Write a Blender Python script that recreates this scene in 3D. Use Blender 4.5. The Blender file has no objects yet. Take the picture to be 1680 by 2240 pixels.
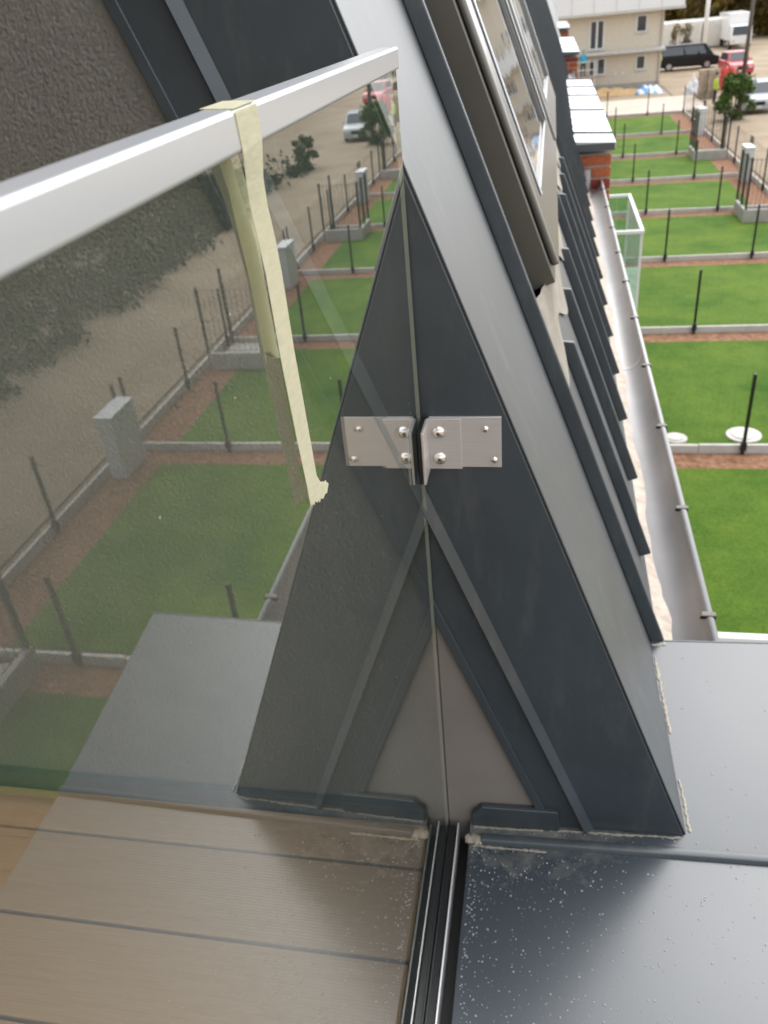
import bpy, bmesh, math, random
from mathutils import Vector, Matrix
random.seed(7)
scene = bpy.context.scene
COL = scene.collection
RAD = math.radians

# ------------------------------------------------------------------ camera
cam_d = bpy.data.cameras.new('camera')
cam = bpy.data.objects.new('camera', cam_d); COL.objects.link(cam)
CR = ((0.981162464452705, -0.019771535807611193, 0.19216998912656114),
      (0.1726053451268902, 0.5364760726916857, -0.8260755523939273),
      (-0.08676181869187274, 0.8436838921071763, 0.5297828583638443))
m4 = Matrix(CR).to_4x4(); m4.translation = Vector((0.1341, 0.0, 1.0882))
cam.matrix_world = m4
cam_d.sensor_fit = 'VERTICAL'; cam_d.sensor_height = 36.0; cam_d.sensor_width = 27.0
cam_d.lens = 36.0 * 1770.79 / 2240.0
cam_d.clip_start = 0.02; cam_d.clip_end = 2000
cam_d.dof.use_dof = True; cam_d.dof.focus_distance = 0.55; cam_d.dof.aperture_fstop = 15.0
scene.camera = cam

# ------------------------------------------------------------------ sky, sun, exposure
w = bpy.data.worlds.new('World'); scene.world = w; w.use_nodes = True
wn = w.node_tree; wn.nodes.clear()
sky = wn.nodes.new('ShaderNodeTexSky'); sky.sky_type = 'NISHITA'; sky.sun_disc = False
SUN_EL, SUN_AZ = 55.0, 24.0         # azimuth clockwise from +Y (towards +X)
sky.sun_elevation = RAD(SUN_EL); sky.sun_rotation = RAD(SUN_AZ)
sky.air_density = 1.0; sky.dust_density = 2.0; sky.ozone_density = 1.0
hsv = wn.nodes.new('ShaderNodeHueSaturation'); hsv.inputs['Saturation'].default_value = 0.22
bg = wn.nodes.new('ShaderNodeBackground'); bg.inputs['Strength'].default_value = 0.15
wo = wn.nodes.new('ShaderNodeOutputWorld')
wn.links.new(sky.outputs[0], hsv.inputs['Color']); wn.links.new(hsv.outputs[0], bg.inputs[0]); wn.links.new(bg.outputs[0], wo.inputs[0])
sun_d = bpy.data.lights.new('sun', 'SUN'); sun_d.energy = 1.0; sun_d.angle = RAD(130); sun_d.color = (1.0, 0.98, 0.95)
sun = bpy.data.objects.new('sun', sun_d); COL.objects.link(sun)
az, el = RAD(SUN_AZ), RAD(SUN_EL)
sdir = Vector((math.sin(az) * math.cos(el), math.cos(az) * math.cos(el), math.sin(el)))
sun.rotation_euler = sdir.to_track_quat('Z', 'Y').to_euler(); sun.location = (20, -20, 40)
scene.view_settings.view_transform = 'Standard'; scene.view_settings.look = 'None'
scene.view_settings.exposure = 1.35; scene.view_settings.gamma = 1.0
scene.render.engine = 'CYCLES'; scene.cycles.use_denoising = True
scene.cycles.max_bounces = 7; scene.cycles.diffuse_bounces = 3; scene.cycles.transparent_max_bounces = 16; scene.cycles.glossy_bounces = 5
scene.cycles.caustics_reflective = False; scene.cycles.caustics_refractive = False

# ------------------------------------------------------------------ helpers
def tag(o, label=None, cat=None, group=None, kind=None):
    if label: o['label'] = label
    if cat: o['category'] = cat
    if group: o['group'] = group
    if kind: o['kind'] = kind
    return o

def empty(name, loc, label, cat, group=None, rz=0.0):
    o = bpy.data.objects.new(name, None); COL.objects.link(o)
    o.location = loc; o.rotation_euler = (0, 0, rz); o.empty_display_size = 0.1
    return tag(o, label, cat, group)

def link(name, me, parent=None):
    o = bpy.data.objects.new(name, me); COL.objects.link(o)
    if parent is not None:
        o.parent = parent
    return o

class MB:
    def __init__(s): s.v = []; s.f = []; s.mi = []
    def add(s, vs, fs, mi=0):
        n = len(s.v); s.v += [tuple(p) for p in vs]; s.f += [tuple(i + n for i in q) for q in fs]; s.mi += [mi] * len(fs); return s
    def box(s, x0, x1, y0, y1, z0, z1, mi=0):
        vs = [(x0, y0, z0), (x1, y0, z0), (x1, y1, z0), (x0, y1, z0), (x0, y0, z1), (x1, y0, z1), (x1, y1, z1), (x0, y1, z1)]
        return s.add(vs, [(3, 2, 1, 0), (4, 5, 6, 7), (0, 1, 5, 4), (1, 2, 6, 5), (2, 3, 7, 6), (3, 0, 4, 7)], mi)
    def prism(s, loop, d, mi=0):
        d = Vector(d); a = [Vector(p) for p in loop]; n = len(a)
        vs = a + [p + d for p in a]
        fs = [tuple(range(n - 1, -1, -1)), tuple(range(n, 2 * n))] + [(i, (i + 1) % n, n + (i + 1) % n, n + i) for i in range(n)]
        return s.add(vs, fs, mi)
    def cyl(s, a, b, r, n=12, r2=None, mi=0):
        a = Vector(a); b = Vector(b); ax = (b - a).normalized()
        t = Vector((0, 0, 1)) if abs(ax.z) < .9 else Vector((1, 0, 0))
        e1 = ax.cross(t).normalized(); e2 = ax.cross(e1)
        r2 = r if r2 is None else r2
        A = [a + (e1 * math.cos(2 * math.pi * i / n) + e2 * math.sin(2 * math.pi * i / n)) * r for i in range(n)]
        B = [b + (e1 * math.cos(2 * math.pi * i / n) + e2 * math.sin(2 * math.pi * i / n)) * r2 for i in range(n)]
        fs = [(i, (i + 1) % n, n + (i + 1) % n, n + i) for i in range(n)] + [tuple(range(n - 1, -1, -1)), tuple(range(n, 2 * n))]
        return s.add(A + B, fs, mi)
    def dome(s, c, r, h, n=10, rings=4, axis=Vector((0, 0, 1)), mi=0):
        c = Vector(c); t = Vector((1, 0, 0)) if abs(axis.x) < .9 else Vector((0, 1, 0))
        e1 = axis.cross(t).normalized(); e2 = axis.cross(e1); vs = []; fs = []
        for j in range(rings):
            a = j / rings * math.pi / 2
            for i in range(n):
                p = 2 * math.pi * i / n
                vs.append(c + (e1 * math.cos(p) + e2 * math.sin(p)) * r * math.cos(a) + axis * h * math.sin(a))
        vs.append(c + axis * h)
        for j in range(rings - 1):
            for i in range(n):
                fs.append((j * n + i, j * n + (i + 1) % n, (j + 1) * n + (i + 1) % n, (j + 1) * n + i))
        j = rings - 1
        for i in range(n): fs.append((j * n + i, j * n + (i + 1) % n, rings * n))
        return s.add(vs, fs, mi)
    def mesh(s, name, mats, smooth=False, fix=True):
        me = bpy.data.meshes.new(name); me.from_pydata(s.v, [], s.f)
        for m in (mats if isinstance(mats, (list, tuple)) else [mats]): me.materials.append(m)
        me.polygons.foreach_set('material_index', s.mi)
        if fix:
            bm = bmesh.new(); bm.from_mesh(me); bmesh.ops.recalc_face_normals(bm, faces=bm.faces); bm.to_mesh(me); bm.free()
        if smooth:
            me.polygons.foreach_set('use_smooth', [True] * len(me.polygons))
        me.update(); return me
    def build(s, name, mats, parent=None, bevel=0, seg=2, smooth=False, angle=None, fix=True):
        o = link(name, s.mesh(name, mats, smooth, fix), parent)
        if bevel:
            b = o.modifiers.new('bevel', 'BEVEL'); b.width = bevel; b.segments = seg; b.limit_method = 'ANGLE'; b.angle_limit = RAD(30)
            for p in o.data.polygons: p.use_smooth = True
            wnm = o.modifiers.new('wn', 'WEIGHTED_NORMAL'); wnm.keep_sharp = False
        return o

# ------------------------------------------------------------------ materials
MATS = {}
def mat(name, col=(0.5, 0.5, 0.5), rough=0.6, metal=0.0, spec=0.5, ior=1.5, nscale=None, namt=0.0, ndetail=6, col2=None,
        bump=0.0, bscale=50.0, bdist=0.002, coat=0.0, stretch=(1, 1, 1), rvar=0.0, distort=0.0):
    m = bpy.data.materials.new(name); m.use_nodes = True; nt = m.node_tree; b = nt.nodes['Principled BSDF']
    b.inputs['Base Color'].default_value = (*col, 1); b.inputs['Roughness'].default_value = rough
    b.inputs['Metallic'].default_value = metal; b.inputs['IOR'].default_value = ior
    b.inputs['Specular IOR Level'].default_value = spec
    b.inputs['Coat Weight'].default_value = coat; b.inputs['Coat Roughness'].default_value = 0.15
    tc = nt.nodes.new('ShaderNodeTexCoord'); mp = nt.nodes.new('ShaderNodeMapping'); mp.inputs['Scale'].default_value = stretch
    geo = nt.nodes.new('ShaderNodeNewGeometry')
    nt.links.new(geo.outputs['Position'], mp.inputs[0])
    if nscale:
        n = nt.nodes.new('ShaderNodeTexNoise'); n.inputs['Scale'].default_value = nscale; n.inputs['Detail'].default_value = ndetail
        n.inputs['Roughness'].default_value = 0.62; n.inputs['Distortion'].default_value = distort
        nt.links.new(mp.outputs[0], n.inputs['Vector'])
        r = nt.nodes.new('ShaderNodeValToRGB'); r.color_ramp.elements[0].position = 0.33; r.color_ramp.elements[1].position = 0.67
        c2 = col2 if col2 else tuple(min(1, c * (1 + namt)) for c in col); c1 = col if col2 else tuple(c * (1 - namt) for c in col)
        r.color_ramp.elements[0].color = (*c1, 1); r.color_ramp.elements[1].color = (*c2, 1)
        nt.links.new(n.outputs['Fac'], r.inputs[0]); nt.links.new(r.outputs[0], b.inputs['Base Color'])
        if rvar:
            mr = nt.nodes.new('ShaderNodeMapRange'); mr.inputs['To Min'].default_value = max(0.02, rough - rvar); mr.inputs['To Max'].default_value = rough + rvar
            nt.links.new(n.outputs['Fac'], mr.inputs['Value']); nt.links.new(mr.outputs[0], b.inputs['Roughness'])
    if bump:
        n2 = nt.nodes.new('ShaderNodeTexNoise'); n2.inputs['Scale'].default_value = bscale; n2.inputs['Detail'].default_value = 5
        nt.links.new(mp.outputs[0], n2.inputs['Vector'])
        bp = nt.nodes.new('ShaderNodeBump'); bp.inputs['Strength'].default_value = bump; bp.inputs['Distance'].default_value = bdist
        nt.links.new(n2.outputs['Fac'], bp.inputs['Height']); nt.links.new(bp.outputs[0], b.inputs['Normal'])
    MATS[name] = m; return m

ANTH = mat('anthracite_sheet', (0.054, 0.066, 0.075), rough=0.33, spec=0.6, ior=1.55, nscale=9, namt=0.12, rvar=0.06, bump=0.12, bscale=8, bdist=0.008)
ANTH_ROOF = mat('anthracite_roof_sheet', (0.028, 0.034, 0.038), rough=0.5, spec=0.8, ior=1.9, nscale=5, namt=0.15, rvar=0.05, bump=0.05, bscale=7, bdist=0.006)
def grime(m, amt=0.35, col=(0.16, 0.155, 0.145)):
    """fingerprints, rain streaks and building dust over a coated sheet"""
    nt = m.node_tree; b = nt.nodes['Principled BSDF']; src = b.inputs['Base Color'].links[0].from_socket
    geo = nt.nodes.new('ShaderNodeNewGeometry'); mp = nt.nodes.new('ShaderNodeMapping'); mp.inputs['Scale'].default_value = (1, 1, 0.22); nt.links.new(geo.outputs['Position'], mp.inputs[0])
    n1 = nt.nodes.new('ShaderNodeTexNoise'); n1.inputs['Scale'].default_value = 26; n1.inputs['Detail'].default_value = 10; n1.inputs['Roughness'].default_value = 0.72; nt.links.new(mp.outputs[0], n1.inputs['Vector'])
    n2 = nt.nodes.new('ShaderNodeTexNoise'); n2.inputs['Scale'].default_value = 5; n2.inputs['Detail'].default_value = 4; nt.links.new(geo.outputs['Position'], n2.inputs['Vector'])
    r = nt.nodes.new('ShaderNodeValToRGB'); r.color_ramp.elements[0].position = 0.52; r.color_ramp.elements[1].position = 0.82
    nt.links.new(n1.outputs['Fac'], r.inputs[0])
    q = nt.nodes.new('ShaderNodeMath'); q.operation = 'MULTIPLY'; nt.links.new(r.outputs[0], q.inputs[0]); nt.links.new(n2.outputs['Fac'], q.inputs[1])
    q2 = nt.nodes.new('ShaderNodeMath'); q2.operation = 'MULTIPLY'; q2.inputs[1].default_value = amt * 2; nt.links.new(q.outputs[0], q2.inputs[0])
    mx = nt.nodes.new('ShaderNodeMix'); mx.data_type = 'RGBA'; mx.inputs['B'].default_value = (*col, 1)
    nt.links.new(q2.outputs[0], mx.inputs['Factor']); nt.links.new(src, mx.inputs['A']); nt.links.new(mx.outputs['Result'], b.inputs['Base Color'])
grime(ANTH, 0.55); grime(ANTH_ROOF, 0.35)
BLACK = mat('black_rubber', (0.006, 0.006, 0.007), rough=0.5)
GASKET = mat('glazing_gasket', (0.02, 0.021, 0.023), rough=0.3)
ALU = mat('anodised_aluminium', (0.53, 0.545, 0.56), rough=0.26, metal=0.35, nscale=30, namt=0.03, stretch=(1, 0.05, 1))
CHAN = mat('channel_aluminium', (0.80, 0.80, 0.80), rough=0.4, metal=0.5)
STEEL = mat('brushed_steel', (0.74, 0.69, 0.66), rough=0.36, metal=0.55, nscale=220, namt=0.06, stretch=(0.05, 1, 4))
BOLT = mat('bolt_steel', (0.80, 0.75, 0.70), rough=0.2, metal=1.0)
BOLTHOLE = mat('bolt_socket', (0.12, 0.10, 0.09), rough=0.5, metal=0.6)
TAPE = mat('masking_tape', (0.70, 0.67, 0.51), rough=0.8, nscale=260, namt=0.09, bump=0.5, bscale=420, bdist=0.0006, stretch=(1, 0.35, 1.6))
def translucent(m, fac, col):
    nt = m.node_tree; out = nt.nodes['Material Output']; t_ = nt.nodes.new('ShaderNodeBsdfTranslucent'); t_.inputs[0].default_value = (*col, 1); mx = nt.nodes.new('ShaderNodeMixShader'); mx.inputs[0].default_value = fac
    nt.links.new(nt.nodes['Principled BSDF'].outputs[0], mx.inputs[1]); nt.links.new(t_.outputs[0], mx.inputs[2]); nt.links.new(mx.outputs[0], out.inputs[0])
translucent(TAPE, 0.45, (0.84, 0.83, 0.64))
SEAL = mat('sealant', (0.36, 0.325, 0.26), rough=0.7, nscale=120, namt=0.1, bump=0.6, bscale=150, bdist=0.002)
GUTTER = mat('gutter_zinc', (0.40, 0.39, 0.385), rough=0.48, metal=0.45, nscale=6, namt=0.07)
FLASHTAN = mat('lead_apron', (0.36, 0.33, 0.28), rough=0.5, metal=0.3, nscale=20, namt=0.1, bump=0.3, bscale=35, bdist=0.01)
WINOLIVE = mat('window_cladding', (0.115, 0.105, 0.085), rough=0.42, metal=0.35, nscale=4, namt=0.1)
WINSIL = mat('window_sash_metal', (0.20, 0.19, 0.175), rough=0.3, metal=0.8)
SEDIMENT = mat('gutter_sediment', (0.58, 0.50, 0.42), rough=0.9, nscale=40, namt=0.18)
COPING = mat('coping_sheet', (0.62, 0.63, 0.65), rough=0.3, metal=0.55, nscale=3, namt=0.05)
COPEDGE = mat('coping_edge', (0.10, 0.105, 0.12), rough=0.4, metal=0.3)
MORTAR = mat('mortar', (0.52, 0.46, 0.40), rough=0.95, nscale=60, namt=0.12)
BRICK = [mat('brick_a', (0.36, 0.085, 0.042), rough=0.9, nscale=45, namt=0.25, bump=0.4, bscale=120), mat('brick_b', (0.27, 0.05, 0.033), rough=0.9, nscale=45, namt=0.25, bump=0.4, bscale=120),
         mat('brick_c', (0.45, 0.13, 0.055), rough=0.9, nscale=45, namt=0.25, bump=0.4, bscale=120)]
WHITEP = mat('white_paint', (0.78, 0.78, 0.77), rough=0.4)
CONC = mat('concrete', (0.42, 0.40, 0.37), rough=0.9, nscale=3, namt=0.12)
CONCW = mat('pale_concrete', (0.56, 0.54, 0.50), rough=0.9, nscale=4, namt=0.1)
POST = mat('black_post', (0.012, 0.015, 0.013), rough=0.4)
SOIL = mat('dirt_road', (0.25, 0.19, 0.125), rough=0.95, nscale=0.35, col2=(0.36, 0.285, 0.20), ndetail=9, bump=0.6, bscale=2.2, bdist=0.08)
SAND = mat('pale_yard_slab', (0.52, 0.45, 0.37), rough=0.9, nscale=0.5, namt=0.1, ndetail=8)
MULCH = mat('bark_mulch', (0.14, 0.06, 0.030), rough=0.95, nscale=9, col2=(0.32, 0.17, 0.095), ndetail=8, bump=1.0, bscale=14, bdist=0.03)
STUFF_WHITE = mat('box_plastic', (0.62, 0.63, 0.64), rough=0.5, nscale=2, namt=0.05)
TYRE = mat('tyre', (0.015, 0.015, 0.016), rough=0.85)
RIM = mat('wheel_rim', (0.45, 0.45, 0.46), rough=0.3, metal=0.9)
DGLASS = mat('dark_window_glass', (0.045, 0.055, 0.065), rough=0.05, spec=0.6, ior=1.6)
LAMP = mat('headlamp', (0.75, 0.76, 0.78), rough=0.1, metal=0.4)
PLATE = mat('number_plate', (0.75, 0.74, 0.7), rough=0.5)

def water_mat():
    m = bpy.data.materials.new('water_drop'); m.use_nodes = True; nt = m.node_tree; b = nt.nodes['Principled BSDF']
    b.inputs['Base Color'].default_value = (0.75, 0.78, 0.8, 1); b.inputs['Roughness'].default_value = 0.06; b.inputs['IOR'].default_value = 1.33
    b.inputs['Transmission Weight'].default_value = 0.6
    return m
WATER = water_mat()

def glass_mat(name, tint=(0.955, 0.97, 0.955), ior=1.52, wav=0.0, dust=0.028):
    m = bpy.data.materials.new(name); m.use_nodes = True; nt = m.node_tree; nt.nodes.clear()
    out = nt.nodes.new('ShaderNodeOutputMaterial'); mix = nt.nodes.new('ShaderNodeMixShader')
    tr = nt.nodes.new('ShaderNodeBsdfTransparent'); tr.inputs[0].default_value = (*tint, 1)
    gl = nt.nodes.new('ShaderNodeBsdfGlossy'); gl.inputs['Roughness'].default_value = 0.0; gl.inputs['Color'].default_value = (0.97, 1, 0.98, 1)
    fr = nt.nodes.new('ShaderNodeFresnel'); geo = nt.nodes.new('ShaderNodeNewGeometry')
    mr = nt.nodes.new('ShaderNodeMapRange'); mr.inputs['To Min'].default_value = ior; mr.inputs['To Max'].default_value = 1 / ior
    nt.links.new(geo.outputs['Backfacing'], mr.inputs['Value']); nt.links.new(mr.outputs[0], fr.inputs['IOR'])
    # both faces of the pane reflect: 2R/(1+R), given once, on the face that the ray meets from outside
    m2 = nt.nodes.new('ShaderNodeMath'); m2.operation = 'MULTIPLY'; m2.inputs[1].default_value = 2.0
    m3 = nt.nodes.new('ShaderNodeMath'); m3.operation = 'ADD'; m3.inputs[1].default_value = 1.0
    m4_ = nt.nodes.new('ShaderNodeMath'); m4_.operation = 'DIVIDE'
    m5 = nt.nodes.new('ShaderNodeMath'); m5.operation = 'SUBTRACT'; m5.inputs[0].default_value = 1.0
    m6 = nt.nodes.new('ShaderNodeMath'); m6.operation = 'MULTIPLY'
    nt.links.new(fr.outputs[0], m2.inputs[0]); nt.links.new(fr.outputs[0], m3.inputs[0]); nt.links.new(m2.outputs[0], m4_.inputs[0]); nt.links.new(m3.outputs[0], m4_.inputs[1])
    nt.links.new(geo.outputs['Backfacing'], m5.inputs[1]); nt.links.new(m4_.outputs[0], m6.inputs[0]); nt.links.new(m5.outputs[0], m6.inputs[1])
    # thin dust film that also paints a milky, greenish haze over the glass
    df = nt.nodes.new('ShaderNodeBsdfDiffuse'); df.inputs[0].default_value = (0.62, 0.74, 0.66, 1)
    mxd = nt.nodes.new('ShaderNodeMixShader'); m7 = nt.nodes.new('ShaderNodeMath'); m7.operation = 'MULTIPLY'; m7.inputs[1].default_value = dust
    nt.links.new(m5.outputs[0], m7.inputs[0]); nt.links.new(m7.outputs[0], mxd.inputs[0]); nt.links.new(tr.outputs[0], mxd.inputs[1]); nt.links.new(df.outputs[0], mxd.inputs[2])
    nt.links.new(m6.outputs[0], mix.inputs[0]); nt.links.new(mxd.outputs[0], mix.inputs[1]); nt.links.new(gl.outputs[0], mix.inputs[2])
    if wav:
        n = nt.nodes.new('ShaderNodeTexNoise'); n.inputs['Scale'].default_value = 3.0; n.inputs['Detail'].default_value = 1
        nt.links.new(geo.outputs['Position'], n.inputs['Vector'])
        bp = nt.nodes.new('ShaderNodeBump'); bp.inputs['Strength'].default_value = wav; bp.inputs['Distance'].default_value = 0.01
        nt.links.new(n.outputs['Fac'], bp.inputs['Height']); nt.links.new(bp.outputs[0], gl.inputs['Normal'])
    nt.links.new(mix.outputs[0], out.inputs[0])
    return m
GLASS = glass_mat('clear_glass')
BALGLASS = glass_mat('balcony_glass', (0.80, 0.90, 0.86))
GEDGE = mat('glass_edge', (0.46, 0.47, 0.36), rough=0.25)

def winglass():
    m = mat('roof_window_glass', (0.02, 0.022, 0.024), rough=0.02, spec=1.0, ior=1.9, bump=0.06, bscale=5, bdist=0.02)
    return m
WGLASS = winglass()

def stucco_mat(name, c1, c2, scale, dist, strength):
    m = bpy.data.materials.new(name); m.use_nodes = True; nt = m.node_tree; b = nt.nodes['Principled BSDF']
    b.inputs['Roughness'].default_value = 0.95; b.inputs['Specular IOR Level'].default_value = 0.2
    geo = nt.nodes.new('ShaderNodeNewGeometry')
    n1 = nt.nodes.new('ShaderNodeTexNoise'); n1.inputs['Scale'].default_value = scale; n1.inputs['Detail'].default_value = 4; n1.inputs['Distortion'].default_value = 0.8
    n2 = nt.nodes.new('ShaderNodeTexNoise'); n2.inputs['Scale'].default_value = scale * 2.6; n2.inputs['Detail'].default_value = 5
    n3 = nt.nodes.new('ShaderNodeTexNoise'); n3.inputs['Scale'].default_value = 6; n3.inputs['Detail'].default_value = 4
    for n in (n1, n2, n3): nt.links.new(geo.outputs['Position'], n.inputs['Vector'])
    mx = nt.nodes.new('ShaderNodeMath'); mx.operation = 'MULTIPLY_ADD'; mx.inputs[1].default_value = 0.4
    nt.links.new(n2.outputs['Fac'], mx.inputs[0]); nt.links.new(n1.outputs['Fac'], mx.inputs[2])
    bp = nt.nodes.new('ShaderNodeBump'); bp.inputs['Strength'].default_value = strength; bp.inputs['Distance'].default_value = dist
    nt.links.new(mx.outputs[0], bp.inputs['Height']); nt.links.new(bp.outputs[0], b.inputs['Normal'])
    r = nt.nodes.new('ShaderNodeValToRGB'); r.color_ramp.elements[0].color = (*c1, 1); r.color_ramp.elements[1].color = (*c2, 1)
    r.color_ramp.elements[0].position = 0.35; r.color_ramp.elements[1].position = 0.7
    nt.links.new(n3.outputs['Fac'], r.inputs[0]); nt.links.new(r.outputs[0], b.inputs['Base Color'])
    return m
STUCCO = stucco_mat('dark_stucco', (0.222, 0.212, 0.186), (0.270, 0.258, 0.228), 420, 0.002, 0.6)
PLASTER = stucco_mat('taupe_plaster', (0.255, 0.228, 0.202), (0.305, 0.272, 0.242), 500, 0.0012, 0.5)
FACADE = stucco_mat('beige_render', (0.66, 0.59, 0.48), (0.74, 0.665, 0.55), 3, 0.01, 0.2)

def sill_mat():
    m = mat('anthracite_sill_sheet', (0.036, 0.047, 0.060), rough=0.2, spec=0.5, ior=1.66)
    nt = m.node_tree; b = nt.nodes['Principled BSDF']; geo = nt.nodes.new('ShaderNodeNewGeometry')
    # cement dust washed up along the foot of the cheek wall, thinning out in blotches
    sep = nt.nodes.new('ShaderNodeSeparateXYZ'); nt.links.new(geo.outputs['Position'], sep.inputs[0])
    n = nt.nodes.new('ShaderNodeTexNoise'); n.inputs['Scale'].default_value = 28; n.inputs['Detail'].default_value = 8; n.inputs['Roughness'].default_value = 0.7
    nt.links.new(geo.outputs['Position'], n.inputs['Vector'])
    my = nt.nodes.new('ShaderNodeMapRange'); my.inputs['From Min'].default_value = 0.66; my.inputs['From Max'].default_value = 0.84; my.inputs['To Min'].default_value = -0.42; my.inputs['To Max'].default_value = 0.12
    nt.links.new(sep.outputs['Y'], my.inputs['Value'])
    mx_ = nt.nodes.new('ShaderNodeMapRange'); mx_.inputs['From Min'].default_value = 0.20; mx_.inputs['From Max'].default_value = 0.40; mx_.inputs['To Min'].default_value = 0.0; mx_.inputs['To Max'].default_value = -0.6
    nt.links.new(sep.outputs['X'], mx_.inputs['Value'])
    a1 = nt.nodes.new('ShaderNodeMath'); a1.operation = 'ADD'; nt.links.new(n.outputs['Fac'], a1.inputs[0]); nt.links.new(my.outputs[0], a1.inputs[1])
    a2 = nt.nodes.new('ShaderNodeMath'); a2.operation = 'ADD'; nt.links.new(a1.outputs[0], a2.inputs[0]); nt.links.new(mx_.outputs[0], a2.inputs[1])
    r = nt.nodes.new('ShaderNodeValToRGB'); r.color_ramp.elements[0].position = 0.27; r.color_ramp.elements[1].position = 0.75
    r.color_ramp.elements[0].color = (0, 0, 0, 1); r.color_ramp.elements[1].color = (0.6, 0.6, 0.6, 1)
    nt.links.new(a2.outputs[0], r.inputs[0])
    mixc = nt.nodes.new('ShaderNodeMix'); mixc.data_type = 'RGBA'
    mixc.inputs['A'].default_value = (0.046, 0.058, 0.069, 1); mixc.inputs['B'].default_value = (0.36, 0.33, 0.28, 1)
    nt.links.new(r.outputs[0], mixc.inputs['Factor']); nt.links.new(mixc.outputs['Result'], b.inputs['Base Color'])
    mr = nt.nodes.new('ShaderNodeMapRange'); mr.inputs['To Min'].default_value = 0.27; mr.inputs['To Max'].default_value = 0.75
    nt.links.new(r.outputs[0], mr.inputs['Value']); nt.links.new(mr.outputs[0], b.inputs['Roughness'])
    n4 = nt.nodes.new('ShaderNodeTexNoise'); n4.inputs['Scale'].default_value = 4; n4.inputs['Detail'].default_value = 2
    nt.links.new(geo.outputs['Position'], n4.inputs['Vector'])
    bp = nt.nodes.new('ShaderNodeBump'); bp.inputs['Strength'].default_value = 0.12; bp.inputs['Distance'].default_value = 0.01
    nt.links.new(n4.outputs['Fac'], bp.inputs['Height']); nt.links.new(bp.outputs[0], b.inputs['Normal'])
    return m
SILL = sill_mat()

def deck_mat():
    m = bpy.data.materials.new('composite_deck'); m.use_nodes = True; nt = m.node_tree; b = nt.nodes['Principled BSDF']
    b.inputs['Roughness'].default_value = 0.85; b.inputs['Specular IOR Level'].default_value = 0.15
    geo = nt.nodes.new('ShaderNodeNewGeometry'); mp = nt.nodes.new('ShaderNodeMapping'); mp.inputs['Scale'].default_value = (3, 40, 40)
    nt.links.new(geo.outputs['Position'], mp.inputs[0])
    n = nt.nodes.new('ShaderNodeTexNoise'); n.inputs['Scale'].default_value = 5; n.inputs['Detail'].default_value = 6; nt.links.new(mp.outputs[0], n.inputs['Vector'])
    r = nt.nodes.new('ShaderNodeValToRGB'); r.color_ramp.elements[0].color = (0.36, 0.222, 0.11, 1); r.color_ramp.elements[1].color = (0.40, 0.255, 0.135, 1)
    r.color_ramp.elements[0].position = 0.3; r.color_ramp.elements[1].position = 0.72
    nt.links.new(n.outputs['Fac'], r.inputs[0]); oi = nt.nodes.new('ShaderNodeObjectInfo'); mv = nt.nodes.new('ShaderNodeMapRange'); mv.inputs['To Min'].default_value = 0.88; mv.inputs['To Max'].default_value = 1.08
    hs = nt.nodes.new('ShaderNodeHueSaturation'); nt.links.new(oi.outputs['Random'], mv.inputs['Value']); nt.links.new(mv.outputs[0], hs.inputs['Value']); nt.links.new(r.outputs[0], hs.inputs['Color']); nt.links.new(hs.outputs[0], b.inputs['Base Color'])
    wv = nt.nodes.new('ShaderNodeTexWave'); wv.bands_direction = 'Y'; wv.inputs['Scale'].default_value = 70; nt.links.new(geo.outputs['Position'], wv.inputs['Vector'])
    bp = nt.nodes.new('ShaderNodeBump'); bp.inputs['Strength'].default_value = 0.16; bp.inputs['Distance'].default_value = 0.0008
    nt.links.new(wv.outputs['Fac'], bp.inputs['Height']); nt.links.new(bp.outputs[0], b.inputs['Normal'])
    return m
DECK = deck_mat()

def lawn_mat():
    m = bpy.data.materials.new('lawn_turf'); m.use_nodes = True; nt = m.node_tree; b = nt.nodes['Principled BSDF']
    b.inputs['Roughness'].default_value = 0.85; b.inputs['Specular IOR Level'].default_value = 0.15
    geo = nt.nodes.new('ShaderNodeNewGeometry')
    n1 = nt.nodes.new('ShaderNodeTexNoise'); n1.inputs['Scale'].default_value = 0.75; n1.inputs['Detail'].default_value = 10; n1.inputs['Roughness'].default_value = 0.6
    n2 = nt.nodes.new('ShaderNodeTexNoise'); n2.inputs['Scale'].default_value = 22; n2.inputs['Detail'].default_value = 6; n2.inputs['Roughness'].default_value = 0.75
    for n in (n1, n2): nt.links.new(geo.outputs['Position'], n.inputs['Vector'])
    r = nt.nodes.new('ShaderNodeValToRGB'); e = r.color_ramp.elements
    e[0].position = 0.3; e[0].color = (0.044, 0.124, 0.010, 1); e[1].position = 0.72; e[1].color = (0.142, 0.222, 0.028, 1)
    nt.links.new(n1.outputs['Fac'], r.inputs[0])
    mx = nt.nodes.new('ShaderNodeMix'); mx.data_type = 'RGBA'; mx.blend_type = 'MULTIPLY'; mx.inputs['Factor'].default_value = 1.0
    r2 = nt.nodes.new('ShaderNodeValToRGB'); r2.color_ramp.elements[0].position = 0.3; r2.color_ramp.elements[0].color = (0.55, 0.58, 0.55, 1); r2.color_ramp.elements[1].position = 0.7; r2.color_ramp.elements[1].color = (1.25, 1.2, 1.1, 1)
    nt.links.new(n2.outputs['Fac'], r2.inputs[0]); nt.links.new(r.outputs[0], mx.inputs['A']); nt.links.new(r2.outputs[0], mx.inputs['B'])
    nt.links.new(mx.outputs['Result'], b.inputs['Base Color'])
    bp = nt.nodes.new('ShaderNodeBump'); bp.inputs['Strength'].default_value = 0.8; bp.inputs['Distance'].default_value = 0.04
    nt.links.new(n2.outputs['Fac'], bp.inputs['Height']); nt.links.new(bp.outputs[0], b.inputs['Normal'])
    return m
LAWN = lawn_mat()

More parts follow.
